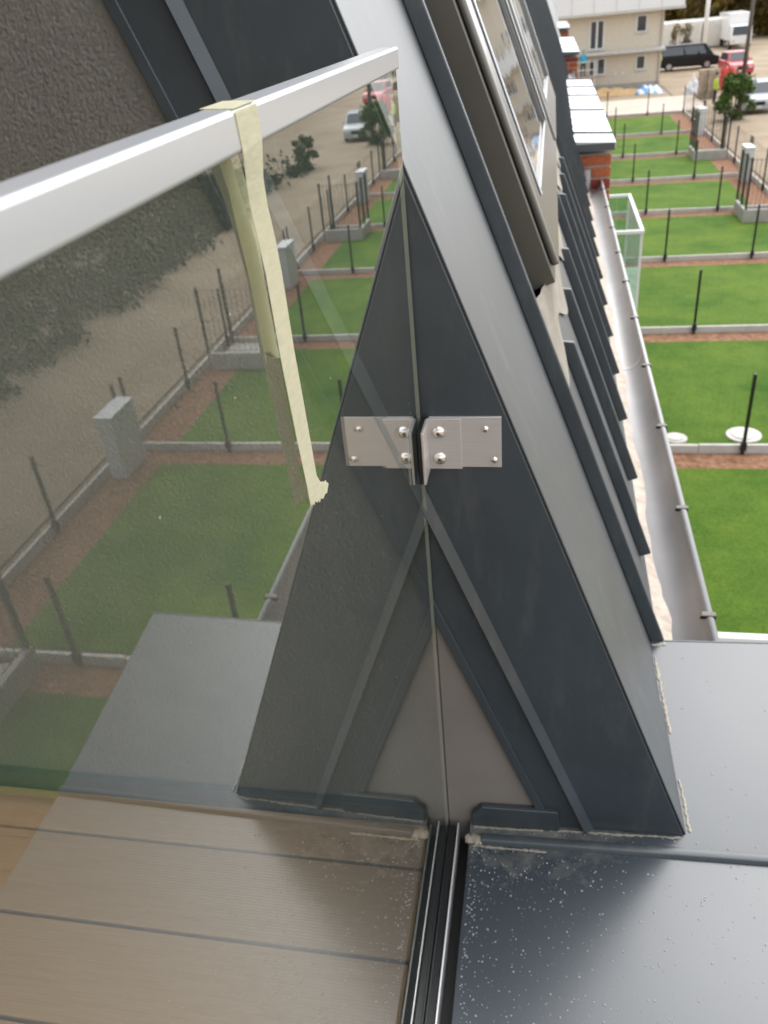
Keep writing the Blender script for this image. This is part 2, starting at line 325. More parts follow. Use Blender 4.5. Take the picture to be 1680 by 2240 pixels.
def leaf_mat(name, c1, c2, scale=0.6):
    m = mat(name, c1, rough=0.7, nscale=scale, col2=c2, ndetail=8, spec=0.2)
    return m
LEAFG = leaf_mat('green_leaves', (0.030, 0.055, 0.018), (0.075, 0.105, 0.035))
LEAFA = leaf_mat('autumn_leaves', (0.055, 0.045, 0.012), (0.20, 0.135, 0.03), 0.25)
LEAFB = leaf_mat('shrub_leaves', (0.05, 0.10, 0.02), (0.11, 0.17, 0.04), 3)
BARK = mat('bark', (0.10, 0.08, 0.06), rough=0.95, nscale=8, namt=0.3)

# ================================================================== GROUND
GZ = -6.0
def sheet(name, x0, x1, y0, y1, z, m, sub=1, jitter=0.0, parent=None):
    nx = max(1, int((x1 - x0) / sub)); ny = max(1, int((y1 - y0) / sub)); b = MB(); vs = []; fs = []
    for j in range(ny + 1):
        for i in range(nx + 1):
            ed = i in (0, nx) or j in (0, ny)
            vs.append((x0 + (x1 - x0) * i / nx, y0 + (y1 - y0) * j / ny, z + (0 if ed else random.uniform(-jitter, jitter))))
    for j in range(ny):
        for i in range(nx):
            a = j * (nx + 1) + i; fs.append((a, a + 1, a + nx + 2, a + nx + 1))
    b.add(vs, fs); return b.build(name, m, parent, smooth=True, fix=False)
g = sheet('ground', -300, 400, -300, 600, GZ - 0.06, SOIL, 100); tag(g, kind='structure')
g = sheet('dirt_road', 8.4, 30, -60, 130, GZ - 0.02, SOIL, 1.0, 0.03); tag(g, kind='structure')
g = sheet('yard_slab', -6, 9.6, 57.0, 64.5, GZ + 0.02, SAND, 10); tag(g, kind='structure')
KERB = [1.3, 7.15, 13.15, 19.0, 24.9, 30.75, 36.4, 42.1, 48.3, 55.9]
for i in range(len(KERB) - 1):
    y0, y1 = KERB[i] + 0.07, KERB[i + 1] - 0.6
    if i == 0: y0 = 4.9
    o = sheet('lawn', 0.55, 7.05, y0 + 0.13, y1, GZ + 0.035, LAWN, 0.4, 0.012); tag(o, kind='structure')
    b = MB(); b.box(0.4, 7.9, y1 - 0.3, KERB[i + 1] - 0.05, GZ - 0.05, GZ + 0.026); b.box(7.0, 7.9, KERB[i] + 0.05, y1 - 0.3, GZ - 0.05, GZ + 0.026)
    b.box(0.4, 7.0, KERB[i] + 0.05, KERB[i] + 0.3, GZ - 0.05, GZ + 0.026)
    o = b.build('bark_mulch_bed', MULCH); tag(o, kind='structure')

PAVE = mat('brown_pavers', (0.20, 0.125, 0.075), rough=0.9, nscale=5, namt=0.2)
b = MB()
for i in range(16):
    for j in range(9): b.box(0.6 + i * 0.4, 0.6 + i * 0.4 + 0.39, 1.45 + j * 0.385, 1.45 + j * 0.385 + 0.375, GZ - 0.04, GZ + 0.04 + 0.003 * ((i * 7 + j * 3) % 3))
o = b.build('garden_paving', PAVE); tag(o, kind='structure')
# ================================================================== ROW HOUSE
SL = 2.69; UL = math.sqrt(1 + SL * SL)
U = Vector((-1 / UL, 0, SL / UL)); N = Vector((SL / UL, 0, 1 / UL)); RX0 = 0.3535
def RP(s, y, h=0.0):
    p = Vector((RX0, y, 0)) + U * s + N * h
    return p
YE = 0.81
house = empty('row_house', (0, 0, GZ), 'row house with steep anthracite standing seam roof, brick bays and grey gutter', 'house')
def HB(mb, name, m, parent=house, **kw):
    o = mb.build(name, m, None, **kw)
    o.parent = parent
    if parent is house: o.matrix_parent_inverse = Matrix.Translation((0, 0, -GZ))
    return o
def SUB(mb, name, m, parent, **kw):
    o = mb.build(name, m, None, **kw); o.parent = parent
    return o
S_TOP = 2.75
# facade and body below the eaves
HB(MB().box(-9, 0.30, -2.6, 60, GZ - 0.05, -0.10), 'facade_wall', PLASTER)
# rear wall of the terrace recess and the opposite cheek
HB(MB().box(-2.45, -2.2, -2.6, 0.80, -0.10, 2.6), 'rear_wall', STUCCO)
def slope_poly(c0, c1, xmin, ztop, zmin=0.0):
    """area of the cheek plane (x,z) between slope lines z=c-SL*x, clipped by ztop/zmin"""
    return [((c0 - zmin) / SL, zmin), ((c1 - zmin) / SL, zmin), ((c1 - ztop) / SL, ztop), ((c0 - ztop) / SL, ztop)]
ZT = 2.55
def cheek(y, sgn, first):
    # sgn=+1: wall face looks towards -Y ; sgn=-1: towards +Y
    def P(poly, d0, d1):
        return MB().prism([(x, y - sgn * d0, z) for x, z in poly], (0, -sgn * (d1 - d0), 0))
    wall = HB(P([(-2.2, -0.1), (0.345, -0.1), (0.345, 0.0), ((0.93 - ZT) / SL, ZT), (-2.2, ZT)], -0.20, -0.004), 'cheek_wall', STUCCO)
    if first:
        SUB(P([(0.0005, -0.1), (0.155, -0.1), (0.155, 0.0), (0.0005, 0.415)], -0.0035, -0.0005), 'plaster_patch', PLASTER, wall)
    fl = HB(P(slope_poly(0.43, 0.575, 0, ZT), -0.003, 0.003), 'cheek_flashing', ANTH, bevel=0.0008)
    SUB(P(slope_poly(0.403, 0.440, 0, ZT, 0.01), 0.0, 0.0065), 'flashing_hem', ANTH, fl, bevel=0.0015)
    # folded bead: steep lower side, long bevel towards the upper right
    prof = [(0.562, 0.0), (0.560, 0.011), (0.568, 0.0135), (0.600, 0.004), (0.603, 0.0)]
    a = [((c - 0.008) / SL, y - sgn * d, 0.008) for c, d in prof]; b_ = [((c - ZT) / SL, y - sgn * d, ZT) for c, d in prof]
    n = len(prof); bm_ = MB().add(a + b_, [tuple(range(n - 1, -1, -1)), tuple(range(n, 2 * n))] + [(i, (i + 1) % n, n + (i + 1) % n, n + i) for i in range(n)])
    SUB(bm_, 'folded_bead', ANTH, fl)
    sh = HB(P(slope_poly(0.598, 0.948, 0, ZT, 0.012), -0.002, 0.0035), 'cheek_sheet', ANTH, bevel=0.001)
    return wall, fl, sh
cheek_wall, cheek_fl, cheek_sh = cheek(YE, 1, True)
cheek(-2.2, -1, False)
from mathutils import noise as MN
def stucco_relief():
    st = 0.0017; x0, z0, z1 = -0.86, -0.02, 1.20; vs = []; fs = []; idx = {}
    nz = int((z1 - z0) / st)
    nx = int((0.16 - x0) / st)
    for j in range(nz + 1):
        z = z0 + j * st
        for i in range(nx + 1):
            x = x0 + i * st
            if z + SL * x > 0.428 or x > 0.0: continue
            p = Vector((x * 330, z * 330, 0)); q = Vector((x * 480, z * 480, 7))
            h = 0.0017 * (1 - abs(MN.noise(p + Vector((MN.noise(q * .3), MN.noise(q * .3 + Vector((9, 2, 0))), 0)) * .9)) * 1.9) + 0.0017 * MN.noise(q)
            idx[(i, j)] = len(vs); vs.append((x, YE + 0.0035 - h, z))
    for (i, j), a in idx.items():
        if (i + 1, j) in idx and (i, j + 1) in idx and (i + 1, j + 1) in idx:
            fs.append((a, idx[(i + 1, j)], idx[(i + 1, j + 1)], idx[(i, j + 1)]))
    return MB().add(vs, fs)
SUB(stucco_relief(), 'stucco_coat', STUCCO, cheek_wall, smooth=True, fix=False)

# roof sheets
def roof_sheet(y0, y1, s0, s1, h0=-0.012, h1=0.0):
    return MB().prism([RP(s0, y0, h0), RP(s1, y0, h0), RP(s1, y0, h1), RP(s0, y0, h1)], (0, y1 - y0, 0))
roof = HB(roof_sheet(YE + 0.002, 1.25, -0.15, S_TOP), 'roof', ANTH_ROOF)
SUB(roof_sheet(YE - 0.001, 1.035, 0.012, S_TOP, 0.0005, 0.003), 'verge_sheet', ANTH_ROOF, roof, bevel=0.001)
main_roof = HB(roof_sheet(1.252, 58, -0.035, S_TOP), 'main_roof', ANTH_ROOF)
HB(roof_sheet(-2.6, -2.2, -0.03, S_TOP), 'side_roof', ANTH_ROOF)
HB(MB().box(-9, -0.58, -2.6, 58, 2.50, 2.56), 'flat_roof', CONC)
# standing seams
SEAMH = 0.024
seam_y = [1.192, 1.50, 1.825, 2.16, 2.49, 2.82, 3.16, 3.5, 3.84] + [4.18 + 0.34 * i for i in range(34)]
for i, y in enumerate(seam_y):
    s0, s1 = 0.028, S_TOP
    if i == 0: s0 = -0.13
    if 1.27 < y < 2.47 or 2.56 < y < 3.78: s1 = 0.555
    if 6.0 < y < 10.3 or 15.0 < y < 19.3: s0 = 0.22
    b = MB().prism([RP(s0, y - 0.004), RP(s1, y - 0.004), RP(s1 - (0.012 if s1 < 1 else 0), y - 0.004, SEAMH), RP(s0, y - 0.004, SEAMH)], (0, 0.010, 0))
    SUB(b, 'standing_seam', ANTH, roof if y < 1.25 else main_roof, bevel=0.0025 if i < 8 else 0)
# eave strip, gutter
SUB(MB().prism([RP(-0.036, 1.256, -0.004), RP(-0.036, 1.256, -0.009), (0.338, 1.256, -0.115), (0.347, 1.256, -0.115)], (0, 4.8, 0)), 'eave_strip', GUTTER, main_roof)
GX, GZC, GR = 0.415, -0.055, 0.060
def gutter_piece(y0, y1, r, t, n=22, z=GZC):
    vs = []; fs = []; a0, a1 = math.pi * 1.0, math.pi * 2.0
    prof = [(GX + r * math.cos(a0 + (a1 - a0) * i / n), z + r * math.sin(a0 + (a1 - a0) * i / n)) for i in range(n + 1)]
    prof2 = [(GX + (r - t) * math.cos(a0 + (a1 - a0) * i / n), z + (r - t) * math.sin(a0 + (a1 - a0) * i / n)) for i in range(n, -1, -1)]
    loop = prof + prof2; m = len(loop)
    vs = [(x, y0, zz) for x, zz in loop] + [(x, y1, zz) for x, zz in loop]
    fs = [(i, (i + 1) % m, m + (i + 1) % m, m + i) for i in range(m)]
    for e in (0, m):
        for i in range(n): fs.append((e + i, e + i + 1, e + m - 2 - i, e + m - 1 - i))
    return MB().add(vs, fs)
gut = HB(gutter_piece(1.255, 6.0, GR, 0.0015), 'gutter', GUTTER)
for p in gut.data.polygons: p.use_smooth = len(p.vertices) == 4 and abs(p.normal.y) < .5
b = MB().cyl((GX + GR + 0.006, 1.255, GZC + 0.001), (GX + GR + 0.006, 6.0, GZC + 0.001), 0.0085, 14)
SUB(b, 'rolled_rim', GUTTER, gut, bevel=0, smooth=True)
SUB(gutter_piece(2.86, 2.885, GR - 0.0016, 0.0012), 'joint_band', GUTTER, gut)
# silt lying along the gutter bottom
vs = []; fs = []
for j in range(120):
    y = 1.26 + 4.7 * j / 119
    wl = 0.023 + 0.006 * math.sin(j * .37) + random.uniform(-.004, .004); c = GX - 0.030 + random.uniform(-.002, .002)
    for k in range(5):
        x = c - wl + 2 * wl * k / 4; d = x - GX
        vs.append((x, y, GZC - math.sqrt(max(0, (GR - 0.0015) ** 2 - d * d)) + 0.0008 + (0.0022 if 0 < k < 4 else 0) + random.uniform(0, .0008)))
for j in range(119):
    for k in range(4): a = j * 5 + k; fs.append((a, a + 1, a + 6, a + 5))
o = SUB(MB().add(vs, fs), 'silt', SEDIMENT, gut, smooth=True, fix=False)
for y in [1.40, 1.82, 2.28, 2.75, 3.24, 3.72, 4.2, 4.7, 5.2, 5.7]:
    b = MB(); b.box(GX + GR - 0.010, GX + GR + 0.018, y - 0.006, y + 0.006, GZC + 0.008, GZC + 0.0105)
    b.box(GX + GR + 0.014, GX + GR + 0.0175, y - 0.006, y + 0.006, GZC - 0.02, GZC + 0.008)
    h = SUB(b, 'gutter_hook', WINOLIVE, gut, bevel=0.001)
    SUB(MB().box(GX + GR - 0.014, GX + GR + 0.017, y - 0.010, y - 0.0063, GZC + 0.002, GZC + 0.0110), 'hook_lip', POST, gut)
SUB(MB().cyl((0.37, 5.93, 0.03), (0.37, 5.93, -0.10), 0.035, 16, mi=0), 'outlet_pipe', GUTTER, gut, smooth=False)
HB(gutter_piece(10.35, 15.0, GR, 0.0015), 'gutter', GUTTER)
# brick bays with sheet coping
def brick_bay(y0, y1, detail):
    core = HB(MB().box(0.20, 0.530, y0 + 0.012, y1, -2.6, 0.115), 'brick_bay', MORTAR)
    rows = 16 if detail else 5
    for r in range(rows):
        z1 = 0.108 - r * 0.076
        xs = [(0.21, 0.40), (0.415, 0.535)] if r % 2 else [(0.21, 0.30), (0.315, 0.535)]
        for (xa, xb) in xs:
            bb = MB().box(xa, xb + 0.003, y0 - 0.002 + random.uniform(0, .004), y0 + 0.10, z1 - 0.062, z1)
            SUB(bb, 'brick', random.choice(BRICK), core, bevel=0.004)
    # stretcher rows on the outer face
    for r in range(8 if detail else 0):
        z1 = 0.108 - r * 0.076; y = y0 + 0.115 + (0.12 if r % 2 else 0)
        while y < min(y1, y0 + 2.6) - 0.24:
            SUB(MB().box(0.45, 0.540, y, y + 0.228, z1 - 0.062, z1), 'brick', random.choice(BRICK), core); y += 0.243
    segs = [y0 - 0.03, y0 + 0.36, y0 + 1.63, y0 + 2.72, y0 + 3.5, y1]
    for a, c in zip(segs[:-1], segs[1:]):
        q = SUB(MB().prism([(0.19, a, 0.170), (0.560, a, 0.150), (0.560, a, 0.190), (0.19, a, 0.212)], (0, c - a - 0.012, 0)), 'coping_sheet', COPING, core, bevel=0.003)
        q2 = SUB(MB().prism([(0.19, c - 0.016, 0.209), (0.562, c - 0.016, 0.186), (0.562, c - 0.016, 0.200), (0.19, c - 0.016, 0.223)], (0, 0.02, 0)), 'coping_seam', COPEDGE, core)
    SUB(MB().box(0.20, 0.555, y0 - 0.034, y0 - 0.0305, 0.140, 0.186), 'coping_apron', COPEDGE, core)
brick_bay(6.0, 10.3, True); brick_bay(15.0, 19.3, False); brick_bay(24.0, 28.3, False)
for o in list(COL.objects):
    if o.parent is not None and o.parent is not house and o.parent.parent is house:
        o.matrix_parent_inverse = Matrix.Identity(4)

# ================================================================== ROOF WINDOWS
def roof_window(y0, y1, label):
    s0, s1 = 0.715, 2.10
    base = RP(s0, (y0 + y1) / 2)
    t = empty('roof_window', base, label, 'roof window', 'roof windows side by side')
    def rb(name, ya, yb, sa, sb, ha, hb, m, par=None, **kw):
        o = MB().prism([RP(sa, ya, ha), RP(sb, ya, ha), RP(sb, ya, hb), RP(sa, ya, hb)], (0, yb - ya, 0)).build(name, m, None, **kw)
        o.parent = par or t
        o.matrix_parent_inverse = Matrix.Translation(-base)
        return o
    F = 0.075
    for (ya, yb) in ((y0, y0 + F), (y1 - F, y1)):
        rb('frame_cladding', ya, yb, s0, s1, 0.002, 0.046, WINOLIVE, bevel=0.002)
    rb('frame_cladding', y0 + F, y1 - F, s0, s0 + F, 0.002, 0.046, WINOLIVE, bevel=0.002)
    rb('frame_cladding', y0 + F, y1 - F, s1 - F, s1, 0.002, 0.046, WINOLIVE, bevel=0.002)
    rb('flashing_channel', y0 - 0.03, y0 - 0.001, s0, s1, 0.001, 0.010, ANTH)
    ya, yb, sa, sb = y0 + 0.02, y1 - 0.02, s0 + 0.02, s1 - 0.02
    W = 0.095
    for (p, q) in ((ya, ya + W), (yb - W, yb)):
        rb('sash', p, q, sa, sb, 0.047, 0.060, WINSIL, bevel=0.004)
        rb('glazing_bead', (q - 0.012 if p == ya else p), (q if p == ya else p + 0.012), sa + W, sb - W, 0.0603, 0.064, ALU, bevel=0.002)
    rb('sash', ya + W, yb - W, sa, sa + W, 0.047, 0.0597, WINSIL, bevel=0.004)
    rb('sash', ya + W, yb - W, sb - W, sb, 0.047, 0.0597, WINSIL, bevel=0.004)
    rb('pane', ya + W - 0.005, yb - W + 0.005, sa + W - 0.005, sb - W + 0.005, 0.040, 0.053, WGLASS)
    # pleated apron below the frame
    ny, ns = 90, 10; vs = []; fs = []
    for j in range(ny + 1):
        y = y0 - 0.07 + (y1 - y0 + 0.10) * j / ny
        for k in range(ns + 1):
            f = k / ns
            amp = 0.006 * (1 - f) * math.sin(j * 1.15) + 0.004 * math.sin(j * .31 + f * 3)
            ef = min(1, j / 8, (ny - j) / 8) ** .5
            vs.append(RP(s0 + 0.004 - 0.17 * f - 0.03 * math.sin(j * 0.21) * f, y, 0.001 + ef * (0.030 * (1 - f) ** 1.5 + 0.006 + amp * (1 - .6 * f) - 0.001)))
    for j in range(ny):
        for k in range(ns): a = j * (ns + 1) + k; fs.append((a, a + 1, a + ns + 2, a + ns + 1))
    o = MB().add(vs, fs).build('apron', FLASHTAN, None, smooth=True, fix=False); o.parent = t; o.matrix_parent_inverse = Matrix.Translation(-base)
    return t
roof_window(1.32, 2.46, 'nearer olive framed roof window with pleated apron, behind the first standing seam')
roof_window(2.60, 3.74, 'farther roof window mostly hidden behind the nearer one, towards the brick bay')

# ================================================================== SILL, DECK
sill = empty('parapet_sill', (0.34, 0.0, -0.06), 'dark anthracite sheet metal parapet sill outside the glass, dusty and wet', 'sill')
def PB(mb, name, m, par, org, **kw):
    o = mb.build(name, m, None, **kw); o.parent = par
    if org is not None: o.matrix_parent_inverse = Matrix.Translation(-Vector(org))
    return o
so = (0.34, 0.0, -0.06)
ZX = lambda x: (x - 0.034) * 0.035      # the sheet falls slightly towards the glass
PB(MB().prism([(0.034, -2.19, -0.05), (0.65, -2.19, -0.05), (0.65, -2.19, ZX(0.65)), (0.034, -2.19, 0.0)], (0, 2.962, 0)), 'sill_sheet', SILL, sill, so, bevel=0.002)
ZR = lambda y, x=0.034: 0.001 + max(0.0, y - 0.788) * 0.115 + ZX(x)
YR = 1.186
b = MB()
for (xa, ya, yb) in ((0.034, 0.774, 0.90), (0.33, 0.90, YR)):
    ys = [ya, 0.788, yb] if ya < 0.788 else [ya, yb]
    for p, q in zip(ys[:-1], ys[1:]):
        b.add([(xa, p, -0.05), (0.65, p, -0.05), (0.65, q, -0.05), (xa, q, -0.05), (xa, p, ZR(p, xa)), (0.65, p, ZR(p, .65)), (0.65, q, ZR(q, .65)), (xa, q, ZR(q, xa))], [(3, 2, 1, 0), (4, 5, 6, 7), (0, 1, 5, 4), (1, 2, 6, 5), (2, 3, 7, 6), (3, 0, 4, 7)])
PB(b, 'sill_sheet', SILL, sill, so)
PB(MB().prism([(0.335, YR + 0.0005, -0.30), (0.652, YR + 0.0005, -0.30), (0.652, YR + 0.0005, ZR(YR, .652) + 0.001), (0.335, YR + 0.0005, ZR(YR, .335) + 0.001)], (0, 0.0025, 0)), 'sill_end_fold', ANTH, sill, so)
PB(MB().prism([(0.052, 0.768, 0.0005), (0.052, 0.771, 0.0075), (0.052, 0.777, 0.009), (0.052, 0.783, 0.0085), (0.052, 0.786, 0.0013)], (0.597, 0, 0.0209)), 'folded_seam', ANTH, sill, so, bevel=0.001)
PB(MB().box(0.64, 0.652, -2.19, 1.185, -0.30, -0.051), 'sill_fascia', ANTH, sill, so)
PB(MB().prism([(0.037, 0.799, 0.001), (0.17, 0.799, 0.001), (0.165, 0.799, 0.050), (0.052, 0.799, 0.047), (0.037, 0.799, 0.028)], (0, 0.009, 0)), 'wall_upstand', ANTH, sill, so, bevel=0.0015)
def smear(path, wmin, wmax, h, seed, n=40):
    path = [(x, y, ZR(y, x) + 0.0003 if y > 0.772 else z + ZX(x)) for x, y, z in path]
    """flat, ragged smear of sealant along a path of (x, y, z) points"""
    random.seed(seed); P_ = [Vector(p) for p in path]; L_ = []; R2 = []
    for k in range(n + 1):
        f = k / n * (len(P_) - 1); i0 = min(int(f), len(P_) - 2); p = P_[i0].lerp(P_[i0 + 1], f - i0); d = (P_[i0 + 1] - P_[i0]).normalized(); q = Vector((-d.y, d.x, 0))
        e = 0.25 if k in (0, n) else 1.0
        L_.append(p + q * random.uniform(wmin, wmax) * e); R2.append(p - q * random.uniform(wmin, wmax) * e)
    vs = []; fs = []
    for l, r in zip(L_, R2):
        m_ = (l + r) / 2; vs += [l, l.lerp(m_, .5) + Vector((0, 0, h * random.uniform(.6, 1))), m_ + Vector((0, 0, h * random.uniform(.7, 1.2))), r.lerp(m_, .5) + Vector((0, 0, h * random.uniform(.6, 1))), r]
    for k in range(n):
        for c in range(4): a = k * 5 + c; fs.append((a, a + 1, a + 6, a + 5))
    return MB().add(vs, fs)
SM = lambda path, a, b_, h, sd, n=40: PB(smear(path, a, b_, h, sd, n), 'sealant_smear', SEAL, sill, so, smooth=True)
SM([(0.028, 0.777, 0.0006), (0.040, 0.776, 0.0006), (0.056, 0.774, 0.0006)], 0.006, 0.011, 0.004, 3, 12)
SM([(0.040, 0.7655, 0.0003), (0.085, 0.7645, 0.0003), (0.150, 0.7640, 0.0003)], 0.0002, 0.0030, 0.0006, 13, 40)
SM([(0.040, 0.7975, 0.0012), (0.11, 0.797, 0.0012), (0.145, 0.799, 0.0012)], 0.0006, 0.003, 0.001, 14, 40)
SM([(0.150, 0.8005, 0.0012), (0.22, 0.8005, 0.0012), (0.345, 0.8025, 0.0012)], 0.0004, 0.0032, 0.0016, 4, 60)
SM([(0.357, 0.812, 0.0012), (0.3520, 0.90, 0.0012)], 0.0008, 0.0035, 0.002, 5, 30)
SM([(0.347, 0.985, 0.0012), (0.343, 1.05, 0.0012), (0.337, 1.15, 0.0012)], 0.0005, 0.0045, 0.002, 6, 50)
SM([(0.334, 1.176, 0.0012), (0.360, 1.180, 0.0012)], 0.002, 0.005, 0.002, 7, 16)
# parapet core under the sill (in the recess)
HB(MB().box(0.0345, 0.30, -2.19, 0.80, -0.099, -0.0505), 'parapet_core', BLACK)

# water droplets and grit on the sill
random.seed(21); b = MB(); cnt = 0
while cnt < 820:
    x = 0.04 + random.random() ** 1.8 * 0.42; y = 0.80 - random.random() ** 1.7 * 0.32
    if random.random() > 1.15 - x * 2.1: continue
    if 0.764 < y < 0.790: continue
    r = random.choice([0.0004, 0.0006, 0.0008, 0.0010, 0.0014]) * random.uniform(.8, 1.2); z = 0.0002 + ZX(x) if y < 0.772 else ZR(y, x) + 0.0002
    b.dome((x, y, z), r, r * 0.75, 8, 3); cnt += 1
for i in range(60):
    x = random.uniform(0.2, 0.55); y = random.uniform(0.45, 1.15)
    if 0.764 < y < 0.790 or y > 1.17 or (y > 0.8 and x < 0.37): continue
    r = random.uniform(.0008, .0016); b.dome((x, y, 0.0002 + ZX(x) if y < .772 else ZR(y, x) + 0.0002), r, r * .7, 8, 3)
o = b.build('water_droplets', WATER, None, smooth=True, fix=False); tag(o, 'tiny water droplets and grit scattered over the dark sill', 'droplets', kind='stuff')

# dried spots on the outer face of the glass
random.seed(33); b = MB()
for _ in range(130):
    y = random.uniform(0.22, 0.79); z = random.uniform(0.02, 1.0); r = random.choice([.0002, .0003, .0004, .0006]); b.dome((0.0001, y, z), r, r * .3, 7, 2, Vector((1, 0, 0)))
o = b.build('dried_spots', SEAL, None, smooth=True, fix=False); tag(o, 'tiny pale dried spots on the outer face of the glass', 'spots', kind='stuff')
deck = empty('deck', (-1.1, 0.0, -0.03), None, None); tag(deck, kind='structure')
edges = [0.797, 0.7185, 0.5795, 0.4405, 0.3015, 0.1625, 0.0235] + [0.0235 - 0.139 * i for i in range(1, 16)]
for a, c in zip(edges[:-1], edges[1:]):
    PB(MB().box(-2.19, -0.030, c + 0.0025, a - 0.0025, -0.028, -0.002 + random.uniform(-.0004, .0004)), 'plank', DECK, deck, (-1.1, 0, -0.03), bevel=0.0025)
PB(MB().box(-2.19, -0.030, -2.19, 0.797, -0.06, -0.029), 'joist_bed', BLACK, deck, (-1.1, 0, -0.03))
PB(MB().box(-2.19, -0.034, 0.7975, 0.811, -0.02, 0.030), 'edge_upstand', ANTH, deck, (-1.1, 0, -0.03), bevel=0.001)

# ================================================================== GLASS BALUSTRADE
GT = 0.0042
bal = empty('glass_balustrade', (0, -0.7, -0.05), 'frameless clear glass balustrade with slim silver top rail', 'balustrade')
bo = (0, -0.7, -0.05)
b = MB(); y0, y1, z0, z1 = -2.15, 0.799, -0.045, 1.050
b.add([(0, y0, z0), (0, y1, z0), (0, y1, z1), (0, y0, z1)], [(0, 1, 2, 3)], 0)
b.add([(-GT, y0, z0), (-GT, y1, z0), (-GT, y1, z1), (-GT, y0, z1)], [(3, 2, 1, 0)], 0)
b.add([(0, y1, z0), (-GT, y1, z0), (-GT, y1, z1), (0, y1, z1)], [(0, 1, 2, 3)], 1)
b.add([(0, y0, z0), (-GT, y0, z0), (-GT, y0, z1), (0, y0, z1)], [(3, 2, 1, 0)], 1)
PB(b, 'glass_pane', [GLASS, GEDGE], bal, bo, fix=False)
PB(MB().prism([(-0.0095, -2.15, 1.0405), (-0.0046, -2.15, 1.0405), (-0.0046, -2.15, 1.0502), (0.0006, -2.15, 1.0502), (0.0006, -2.15, 1.0405), (0.0082, -2.15, 1.0405), (0.0082, -2.15, 1.0574), (-0.0095, -2.15, 1.0574)], (0, 2.918, 0)), 'top_rail', ALU, bal, bo, bevel=0.0026, seg=4)
PB(MB().box(0.0140, 0.0162, -2.15, 0.802, -0.05, 0.002), 'channel_edge', CHAN, bal, bo, bevel=0.0006)
PB(MB().box(0.0004, 0.0138, -2.15, 0.800, -0.05, -0.0035), 'gasket', GASKET, bal, bo, bevel=0.002)
PB(MB().box(0.0004, 0.0030, -2.15, 0.800, -0.0034, -0.0010), 'gasket_lip', GASKET, bal, bo, bevel=0.0008)
PB(MB().box(-0.0290, -0.0265, -2.15, 0.796, -0.05, 0.000), 'channel_edge', CHAN, bal, bo, bevel=0.0006)
PB(MB().box(-0.0264, -0.0047, -2.15, 0.796, -0.05, -0.0035), 'gasket', GASKET, bal, bo, bevel=0.002)
PB(MB().box(0.0163, 0.0338, -2.15, 0.803, -0.055, -0.040), 'drain_gap', BLACK, bal, bo)

# ---------------------------------------------------------------- brackets
def bracket(sg, xo, label):
    # sg=+1 outer side of the glass, -1 inner
    t = empty('glass_bracket', (sg * 0.03 + xo, YE - 0.004, 0.635), label, 'bracket', 'steel brackets holding the glass edge')
    org = t.location.copy()
    X = lambda v: xo + sg * v
    def bx(name, x0, x1, ya, yb, za, zb, m, par=t, **kw):
        xa, xb = sorted((X(x0), X(x1)))
        return PB(MB().box(xa, xb, ya, yb, za, zb), name, m, par, org if par is t else None, **kw)
    yb = YE - 0.0037
    bx('base_plate', 0.0085, 0.0880, yb - 0.0030, yb, 0.6360, 0.6985, STEEL, bevel=0.0005)
    bx('angle_leg', 0.0062, 0.0440, yb - 0.0061, yb - 0.0031, 0.6350, 0.6980, STEEL, bevel=0.0006)
    bx('clamp_flange', 0.0047, 0.0075, YE - 0.046, yb - 0.0062, 0.6345, 0.6980, STEEL, bevel=0.0006)
    bx('rubber_pad', 0.0003, 0.0046, YE - 0.0455, yb - 0.005, 0.6350, 0.6985, BLACK, bevel=0.0005)
    ax = Vector((0, -1, 0))
    for (bx_, bz) in ((0.0190, 0.6815), (0.0190, 0.6490)):
        p = MB().dome((X(bx_), yb - 0.0061, bz), 0.0078, 0.0052, 20, 5, ax); h = PB(p, 'bolt', BOLT, t, org, smooth=True)
        s = MB().cyl((X(bx_), yb - 0.0108, bz), (X(bx_), yb - 0.01145, bz), 0.0022, 6).build('bolt_socket', BOLTHOLE, None); s.parent = h
    for (bx_, bz) in ((0.0705, 0.6840), (0.0800, 0.6455)):
        p = MB().dome((X(bx_), yb - 0.0030, bz), 0.0042, 0.0034, 14, 4, ax); h = PB(p, 'screw', BOLT, t, org, smooth=True)
        s = MB().cyl((X(bx_), yb - 0.0060, bz), (X(bx_), yb - 0.00655, bz), 0.0013, 6).build('screw_socket', BOLTHOLE, None); s.parent = h
    return t
bracket(1, 0.0, 'brushed steel angle bracket on the outer side of the glass, screwed to the dark cheek')
bracket(-1, -GT, 'steel angle bracket on the terrace side, seen through the glass pane')

# ---------------------------------------------------------------- masking tape
tape = empty('masking_tape', (0.006, 0.37, 0.85), 'torn cream masking tape looped over the rail and hanging down the glass', 'tape')
to = (0.006, 0.37, 0.85)
def ribbon(L, R_, xs, th=0.0003):
    n = len(L); vs = []; fs = []
    for (l, r, x) in zip(L, R_, xs):
        for k in range(4):
            f = k / 3; vs.append((x + 0.0001 * math.sin(k * 1.7 + l[1] * 60), l[0] + (r[0] - l[0]) * f, l[1] + (r[1] - l[1]) * f))
    m = len(vs); vs += [(v[0] - th, v[1], v[2]) for v in vs]
    for i in range(n - 1):
        for k in range(3):
            a = i * 4 + k; fs.append((a, a + 1, a + 5, a + 4)); fs.append((m + a + 4, m + a + 5, m + a + 1, m + a))
    for i in range(n - 1):
        for k in (0, 3):
            a = i * 4 + k; fs.append((a, a + 4, m + a + 4, m + a))
    return MB().add(vs, fs)
outL = [(0.3475, 1.0567), (0.3495, 1.0405), (0.353, 1.0284), (0.3556, 1.0185), (0.3597, 1.0027), (0.3631, 0.9862), (0.3652, 0.9429), (0.3701, 0.8962), (0.3740, 0.8620)]
